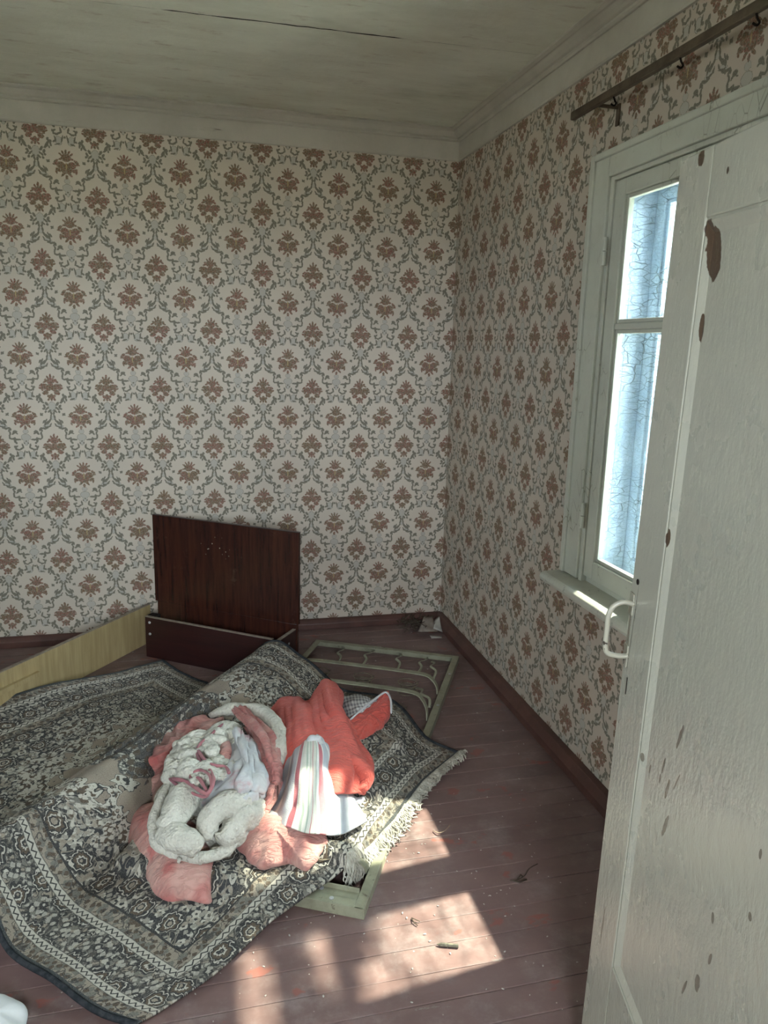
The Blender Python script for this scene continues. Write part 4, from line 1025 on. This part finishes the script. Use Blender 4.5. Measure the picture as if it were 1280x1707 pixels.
# --- coral red blanket
red = sheet('red_blanket', [
 [(446,1184,.11),(478,1168,.13),(512,1166,.15),(541,1139,.19),(569,1164,.16)],
 [(448,1215,.13),(480,1198,.18),(516,1182,.21),(548,1172,.23),(568,1184,.18)],
 [(458,1250,.13),(486,1234,.20),(524,1216,.23),(562,1200,.22),(584,1212,.16)],
 [(464,1284,.11),(494,1270,.18),(534,1256,.22),(574,1242,.20),(600,1248,.13)],
 [(470,1312,.10),(500,1304,.16),(540,1296,.19),(588,1282,.17),(617,1284,.11)],
 [(478,1340,.08),(508,1336,.13),(546,1330,.15),(590,1322,.13),(608,1326,.09)]], M_RED, wr=.009, seed=31, aniso=(3.2, 1.1), thick=.012, nu=16, nv=16)
rb2 = puff('red_under', [(440,1200,.06),(500,1180,.07),(560,1160,.08),(590,1220,.07),(612,1290,.06),(590,1330,.06),(500,1340,.06),(455,1280,.06)], (525,1260,.10), M_RED, h=.035, drop=.03, seed=32)
tag(red, 'coral red blanket lying folded behind the striped cloth', 'blanket')
rb2.name = 'blanket_fold'; rb2.parent = red
slv = roll('turned_fold', [(566,1268,.17),(590,1272,.18),(610,1290,.16),(606,1312,.13),(588,1320,.12)], [.020,.026,.028,.026,.018], M_RED, red, seed=37, wr=.35, wf=7)
hem = roll('white_hem', [(584,1330,.09),(596,1336,.085),(606,1330,.08)], [.012, .014, .010], M_BLUEG, red, seed=33)
hem['label'] = 'white turned-up hem'
# red quilted cushion with gingham side
cush = puff('red_cushion', [(576,1206,.13),(600,1186,.15),(628,1164,.17),(645,1153,.18),(652,1170,.17),(652,1190,.14),(632,1212,.12),(608,1232,.11),(592,1243,.10),(582,1226,.12)], (616,1200,.14), M_RED, h=.022, drop=.045, seed=34, wr=.0055, wf=10, radial=14)
tag(cush, 'small coral red quilted cushion end sticking out right of the pile', 'cushion')
gg = sheet('gingham_side', [[(560,1168,.13),(580,1160,.15),(600,1160,.16),(616,1166,.17)], [(566,1180,.13),(584,1174,.16),(602,1172,.175),(620,1170,.18)], [(574,1194,.12),(588,1190,.15),(606,1182,.165),(628,1164,.18)], [(578,1208,.10),(592,1200,.13),(612,1186,.15),(642,1154,.18)]], M_GING, cush, nu=8, nv=8, wr=.003, seed=35, wf=12)
gg['label'] = 'grey and white gingham side'
tube_b = roll('piping', [(577,1206,.145),(600,1185,.168),(628,1163,.188),(643,1154,.192),(651,1166,.185),(652,1190,.155)], [.0045]*6, M_BLUEG, cush, seed=36, wr=.1)

# --- striped cloth
strp = sheet('striped_cloth', [
 [(500,1232,.17),(508,1226,.20),(518,1224,.215),(530,1226,.205),(542,1232,.17)],
 [(484,1252,.16),(502,1246,.22),(522,1244,.245),(540,1244,.22),(553,1252,.16)],
 [(474,1286,.14),(494,1282,.205),(522,1280,.235),(546,1276,.21),(564,1280,.13)],
 [(463,1315,.12),(488,1316,.18),(520,1318,.21),(556,1310,.18),(578,1312,.11)],
 [(449,1342,.10),(482,1350,.155),(520,1354,.18),(562,1346,.145),(592,1346,.09)],
 [(430,1364,.09),(472,1378,.13),(516,1390,.14),(562,1392,.11),(611,1374,.085)]], M_STRIPE, wr=.0048, seed=41, aniso=(2.4, 1.2), thick=.006, nu=12, nv=14)
tag(strp, 'white and grey cloth with pink stripes tented over the red blanket', 'cloth')
knot = roll('gathered_knot', [(514,1240,.235),(520,1232,.25),(530,1232,.25),(534,1240,.24),(528,1248,.24)], [.012,.014,.014,.012,.010], M_BLUEG, strp, seed=42, wr=.3, wf=16)
bm = bmesh.new()

# --- off-white fleece blanket twisted into a coil
fl_objs = []
fl_objs.append(puff('fleece_blanket', [(262,1322,.12),(290,1296,.15),(330,1270,.17),(390,1262,.17),(440,1290,.15),(444,1332,.12),(424,1366,.10),(400,1396,.08),(362,1420,.07),(328,1426,.07),(290,1424,.07),(264,1396,.07),(256,1360,.09)], (352,1345,.09), M_FLEECE, h=.012, drop=.06, seed=51, wr=.007, wf=7, n=8, rings=20))
fleece_o = fl_objs[0]
fleece_o.name = 'fleece_blanket'; tag(fleece_o, 'matted off-white fleece blanket twisted into a coil on the pile', 'blanket')
def fr(nm, pts, rad, seed, wr=.22, wf=8): return roll(nm, pts, rad, M_FLEECE, fleece_o, seed=seed, wr=wr, wf=wf)
fr('fleece_roll', [(348,1192,.16),(372,1184,.18),(400,1182,.19),(434,1188,.20),(458,1208,.20),(468,1236,.19),(464,1262,.17),(452,1285,.15)], [.022,.026,.028,.033,.034,.034,.030,.022], 52)
fr('fleece_roll', [(388,1206,.21),(360,1222,.21),(334,1236,.20),(306,1254,.19),(290,1276,.18),(284,1294,.17)], [.028,.032,.030,.030,.028,.024], 53, .35, 12)
fr('fleece_roll', [(293,1300,.16),(272,1330,.15),(258,1362,.13),(258,1396,.11),(276,1418,.10),(304,1428,.09),(336,1430,.09),(364,1422,.09),(392,1402,.10),(420,1372,.11),(440,1336,.13),(450,1298,.15)], [.018,.020,.018,.017,.016,.016,.016,.019,.022,.022,.022,.018], 54, .28, 11)
fr('fleece_fold', [(312,1312,.19),(302,1338,.185),(288,1364,.17),(272,1386,.15)], [.044,.050,.046,.034], 55)
fr('fleece_fold', [(270,1384,.15),(292,1394,.155),(314,1404,.15),(332,1416,.125)], [.034,.042,.040,.028], 56)
fr('fleece_fold', [(412,1334,.18),(384,1342,.185),(360,1356,.175),(346,1378,.15),(340,1402,.12)], [.044,.048,.044,.038,.024], 57)
fr('fleece_fold', [(430,1330,.16),(410,1358,.15),(386,1382,.13),(362,1404,.11)], [.042,.050,.046,.030], 58, .3, 10)
sheet('fleece_flap', [
 [(296,1246,.175),(318,1232,.20),(346,1222,.21),(376,1214,.205),(396,1212,.20)],
 [(284,1264,.175),(308,1252,.215),(340,1240,.225),(372,1234,.225),(394,1232,.21)],
 [(280,1284,.175),(306,1274,.22),(336,1262,.215),(362,1262,.20),(384,1262,.20)],
 [(282,1300,.165),(310,1294,.215),(340,1286,.23),(368,1284,.225),(390,1286,.21)],
 [(290,1320,.155),(318,1314,.20),(344,1308,.22),(370,1306,.215),(392,1308,.19)]], M_FLEECE, fleece_o, nu=16, nv=16, wr=.010, wf=11, seed=61, thick=.010)
for i, (x_, y_, z_, r_) in enumerate([(306,1240,.205,.020), (352,1254,.235,.018), (326,1302,.235,.022), (350,1296,.24,.020)]):
    fr('fleece_tuft', [(x_ - 8, y_ + 5, z_), (x_, y_, z_ + .004), (x_ + 9, y_ - 5, z_)], [r_ * .9, r_ * 1.1, r_ * .9], 60 + i, .35, 12)
# shaggy lower rim
rt = random.Random(9)
for i in range(26):
    f = i / 25; x_ = 296 + (424 - 296) * f + rt.uniform(-5, 5); y_ = 1430 - 66 * max(f - .35, 0) ** 1.2 * 1.6 + rt.uniform(-6, 8)
    fr('fleece_tuft', [(x_, y_ - 6, .10), (x_ + rt.uniform(-3, 3), y_, .09), (x_ + rt.uniform(-4, 4), y_ + rt.uniform(3, 8), .075)], [.008, .007, .003], 80 + i, .6, 20)
# blue-grey cloth in the coil
bg1 = sheet('blue_grey_cloth', [
 [(384,1222,.20),(396,1222,.23),(410,1226,.23),(418,1236,.20)],
 [(386,1246,.20),(398,1246,.245),(414,1248,.245),(428,1254,.20)],
 [(390,1272,.20),(404,1272,.25),(424,1272,.24),(442,1278,.18)],
 [(372,1306,.19),(398,1298,.245),(424,1298,.235),(447,1300,.17)],
 [(350,1326,.17),(386,1320,.215),(420,1320,.215),(446,1322,.15)],
 [(336,1344,.15),(372,1336,.19),(410,1336,.18),(440,1336,.13)]], M_BLUEG, nu=10, nv=12, wr=.011, seed=71, aniso=(3.4, 1.3), thick=.006)
tag(bg1, 'pale blue-grey cloth tucked into the middle of the fleece coil', 'cloth')
# pink gathered strip round the right of the coil
ps = sheet('pink_ruffle', [
 [(388,1182,.19),(398,1180,.21),(410,1182,.20)],
 [(406,1204,.19),(416,1200,.235),(428,1200,.21)],
 [(422,1232,.19),(436,1228,.24),(450,1230,.20)],
 [(436,1262,.18),(450,1258,.23),(463,1264,.18)],
 [(446,1296,.16),(456,1292,.20),(467,1294,.15)],
 [(440,1326,.14),(449,1324,.17),(458,1324,.12)],
 [(428,1358,.11),(434,1358,.13),(441,1354,.10)]], M_PINK, nu=12, nv=12, wr=.010, seed=72, aniso=(4.0, 1.6), thick=.005)
tag(ps, 'narrow pink ruffled strip running between the fleece coil and red blanket', 'cloth')
# pink cords looping over the coil
M_CORD = cloth_mat('pink_cord', (0.36, 0.15, 0.16), (0.28, 0.10, 0.12))
cord = roll('pink_cord', [(372,1206,0.241),(350,1226,0.241),(330,1246,0.231),(333,1268,0.241),(346,1278,0.246),(356,1300,0.266),(346,1322,0.251),(330,1316,0.246),(316,1306,0.231),(300,1300,0.226),(282,1298,0.196)], [.006]*11, M_CORD, fleece_o, seed=73, wr=.2, wf=20)
tag(cord, 'thin dark pink cord')
for i, P_ in enumerate([[(282,1298,0.201),(300,1312,0.216),(320,1322,0.216),(342,1328,0.216),(352,1316,0.251),(350,1294,0.266),(336,1284,0.251),(322,1288,0.241)], [(330,1250,0.238),(344,1270,0.251),(360,1276,0.251),(376,1278,0.246),(382,1290,0.251)], [(336,1262,0.238),(326,1278,0.236),(318,1296,0.231),(328,1308,0.236)], [(322,1306,0.238),(330,1296,0.251),(340,1310,0.251),(346,1322,0.241)]]):
    c_ = roll('cord_loop', P_, [.0055] * len(P_), M_CORD, cord, seed=74 + i, wr=.2, wf=20)
redp = puff('pink_scrap', [(368,1242,.225),(382,1238,.23),(386,1254,.23),(380,1268,.225),(368,1262,.225)], (376,1254,.23), M_PINK, h=.010, drop=.02, seed=79)
tag(redp, 'small scrap of faded pink cloth in the middle of the fleece coil', 'cloth')

# ================================================================ SMALL THINGS
M_WHITEP = cloth_mat('white_plastic_sack', (0.62, 0.64, 0.64), (0.54, 0.56, 0.56), fine=60, bump=.2, rough=.45)
wb_ = puff('white_bag', [(-60,1680,.01),(-10,1664,.02),(20,1670,.02),(40,1678,.02),(47,1692,.015),(42,1712,.01),(36,1740,.01),(-10,1760,.01),(-60,1740,.01)], (-8,1706,.03), M_WHITEP, h=.03, drop=.025, seed=91, wr=.003)
tag(wb_, 'white bag lying on the floor at the lower left corner of the photo', 'bag')
# corner rubbish
M_CARD = mixnoise('dirty_paper', (0.32, 0.28, 0.24), (0.24, 0.20, 0.17), 20, 0.85, 0.1)
M_PAPERW = mixnoise('white_paper_scrap', (0.50, 0.49, 0.45), (0.38, 0.36, 0.33), 20, 0.85, 0.1)
M_TWIG = mixnoise('dark_twig', (0.055, 0.04, 0.03), (0.10, 0.08, 0.06), 30, 0.9, 0.1)
def scrap(name, quad, mat, label, cat='paper', th=0.0015, group=None):
    vs = [Vector(q) for q in quad]
    bm = bmesh.new(); n = 5; g_ = [[None] * (n + 1) for _ in range(n + 1)]
    for i in range(n + 1):
        for j in range(n + 1):
            a, b = i / n, j / n
            p = vs[0] * (1 - a) * (1 - b) + vs[1] * a * (1 - b) + vs[2] * a * b + vs[3] * (1 - a) * b
            p = p + Vector((0, -1, 0.3)) * 0.005 * math.sin(a * 4 + b * 3); g_[i][j] = bm.verts.new(p)
    for i in range(n):
        for j in range(n): bm.faces.new((g_[i][j], g_[i + 1][j], g_[i + 1][j + 1], g_[i][j + 1]))
    o = mobj(name, bm, mat, smooth=True); s = o.modifiers.new('t', 'SOLIDIFY'); s.thickness = th
    return tag(o, label, cat, group)
def onplane(px, py, yv):
    r = ray(px, py); t = yv / r[1]; return (r[0] * t, yv, H + r[2] * t)
scrap('torn_card', [onplane(697,1053,3.80), onplane(730,1053,3.82), onplane(720,1028,3.93), onplane(706,1028,3.93)], M_CARD, 'torn grey card leaning in the room corner, left of its white neighbour', 'card')
scrap('torn_card', [onplane(722,1048,3.83), onplane(738,1054,3.82), onplane(732,1028,3.93), onplane(724,1034,3.93)], M_PAPERW, 'torn whitish card leaning right of the grey card in the corner', 'card')
a_ = at(717,1061); scrap('paper_scrap', [at(716,1059,.004), at(737,1060,.004), at(736,1063,.012), at(719,1064,.004)], M_PAPERW, 'small white paper scrap on the floor before the leaning cards')
bm = bmesh.new(); rt = random.Random(4)
for i in range(70):
    c_ = at(rt.uniform(662, 712), rt.uniform(1024, 1058), 0); c_ = Vector(c_); c_.y = min(c_.y, 3.96); a = rt.uniform(0, 6.28); L = rt.uniform(.02, .06); z0 = rt.uniform(.004, .05) 
    d_ = Vector((math.cos(a) * L, math.sin(a) * L * .5, rt.uniform(-.01, .03)))
    c_.z = z0; p1 = c_ + d_; p1.y = min(p1.y, 3.98); p1.x = min(p1.x, 1.31); p1.z = max(p1.z, .004)
    tube(bm, [c_, (c_ + p1) / 2 + Vector((0, 0, .006)), p1], [.002, .003, .0015], 5)
for i in range(14):
    c_ = Vector(at(rt.uniform(664, 700), rt.uniform(1030, 1056), 0)); c_.y = min(c_.y, 3.95); c_.z = rt.uniform(.006, .03); bmesh.ops.create_icosphere(bm, subdivisions=1, radius=rt.uniform(.006, .014), matrix=Matrix.Translation(c_) @ Matrix.Diagonal((1, .8, .4, 1)))
tag(mobj('litter_heap', bm, M_TWIG), 'heap of dark twigs and dry litter swept into the room corner', 'litter', kind='stuff')
bm = bmesh.new(); pa_, pb_ = Vector(at(728,1574,.006)), Vector(at(764,1577,.006)); dr = (pb_ - pa_).normalized()
tube(bm, [pa_, pa_ + dr * .010, pa_ + dr * .012, pb_], [.0008, .0045, .0050, .0050], 6)
g = G('worn_pencil_wood', 0.6, 0.3); g.color(g.mix(g.ss(g.noise(g.geo(), 90, 3), .4, .6), (0.16, 0.15, 0.11), (0.09, 0.085, 0.065)))
tag(mobj('pencil', bm, g.mat), 'short dark pencil stub lying in the large sunlit patch', 'pencil')
def sliver(name, pts, r, mat, label, cat, group=None):
    bm = bmesh.new(); tube(bm, catmull([at(*p) for p in pts], 4), r, 6, flat=(1, .5)); return tag(mobj(name, bm, mat, smooth=True), label, cat, group)
M_SHAV = mixnoise('dry_wood_shaving', (0.36, 0.27, 0.20), (0.26, 0.19, 0.14), 40, 0.8, 0.1)
sliver('wood_splinter', [(686,1531,.004),(690,1537,.006),(696,1543,.004)], .0018, M_TWIG, 'short dark splinter left in the large sun patch, leftmost of the pair', 'splinter')
sliver('wood_splinter', [(686,1530,.004),(693,1533,.007),(700,1536,.004)], .0018, M_TWIG, 'short dark splinter touching another at its tip, the right one', 'splinter')
sliver('curled_shaving', [(722,1385,.004),(732,1388,.010),(742,1384,.012),(750,1375,.006)], .0022, M_SHAV, 'curled brown wood shaving in the sun patch beside the rug fringe', 'shaving')
tw = sliver('dry_twig', [(850,1468,.005),(862,1467,.008),(874,1460,.008),(882,1448,.012),(896,1440,.006)], .0020, M_TWIG, 'small dry twig on the floor to the right of the sun patches', 'twig')
for P_ in ([(862,1467,.006),(868,1458,.012),(872,1462,.006)], [(855,1468,.006),(866,1471,.008),(878,1466,.004)]):
    bm = bmesh.new(); tube(bm, [at(*p) for p in P_], .0022, 5); mobj('twig_fork', bm, M_TWIG, tw, smooth=True)
# crumbs of plaster
rt = random.Random(12); ico = None
bm = bmesh.new()
for i in range(260):
    for _ in range(20):
        x_ = rt.uniform(-0.4, 1.28); y_ = rt.uniform(1.35, 3.9)
        if y_ < 2.2 + x_ * .3 or rt.random() < .4:
            break
    r_ = rt.uniform(.0012, .0032)
    bmesh.ops.create_icosphere(bm, subdivisions=0 if False else 1, radius=r_, matrix=Matrix.Translation((x_, y_, r_ * .5 + .001)) @ Matrix.Rotation(rt.uniform(0, 3), 4, 'Z') @ Matrix.Diagonal((1.5, .8, .5, 1)))
tag(mobj('plaster_crumbs', bm, M_PAPERW), 'tiny pale plaster crumbs scattered over the brown floor boards', 'crumbs', kind='stuff')
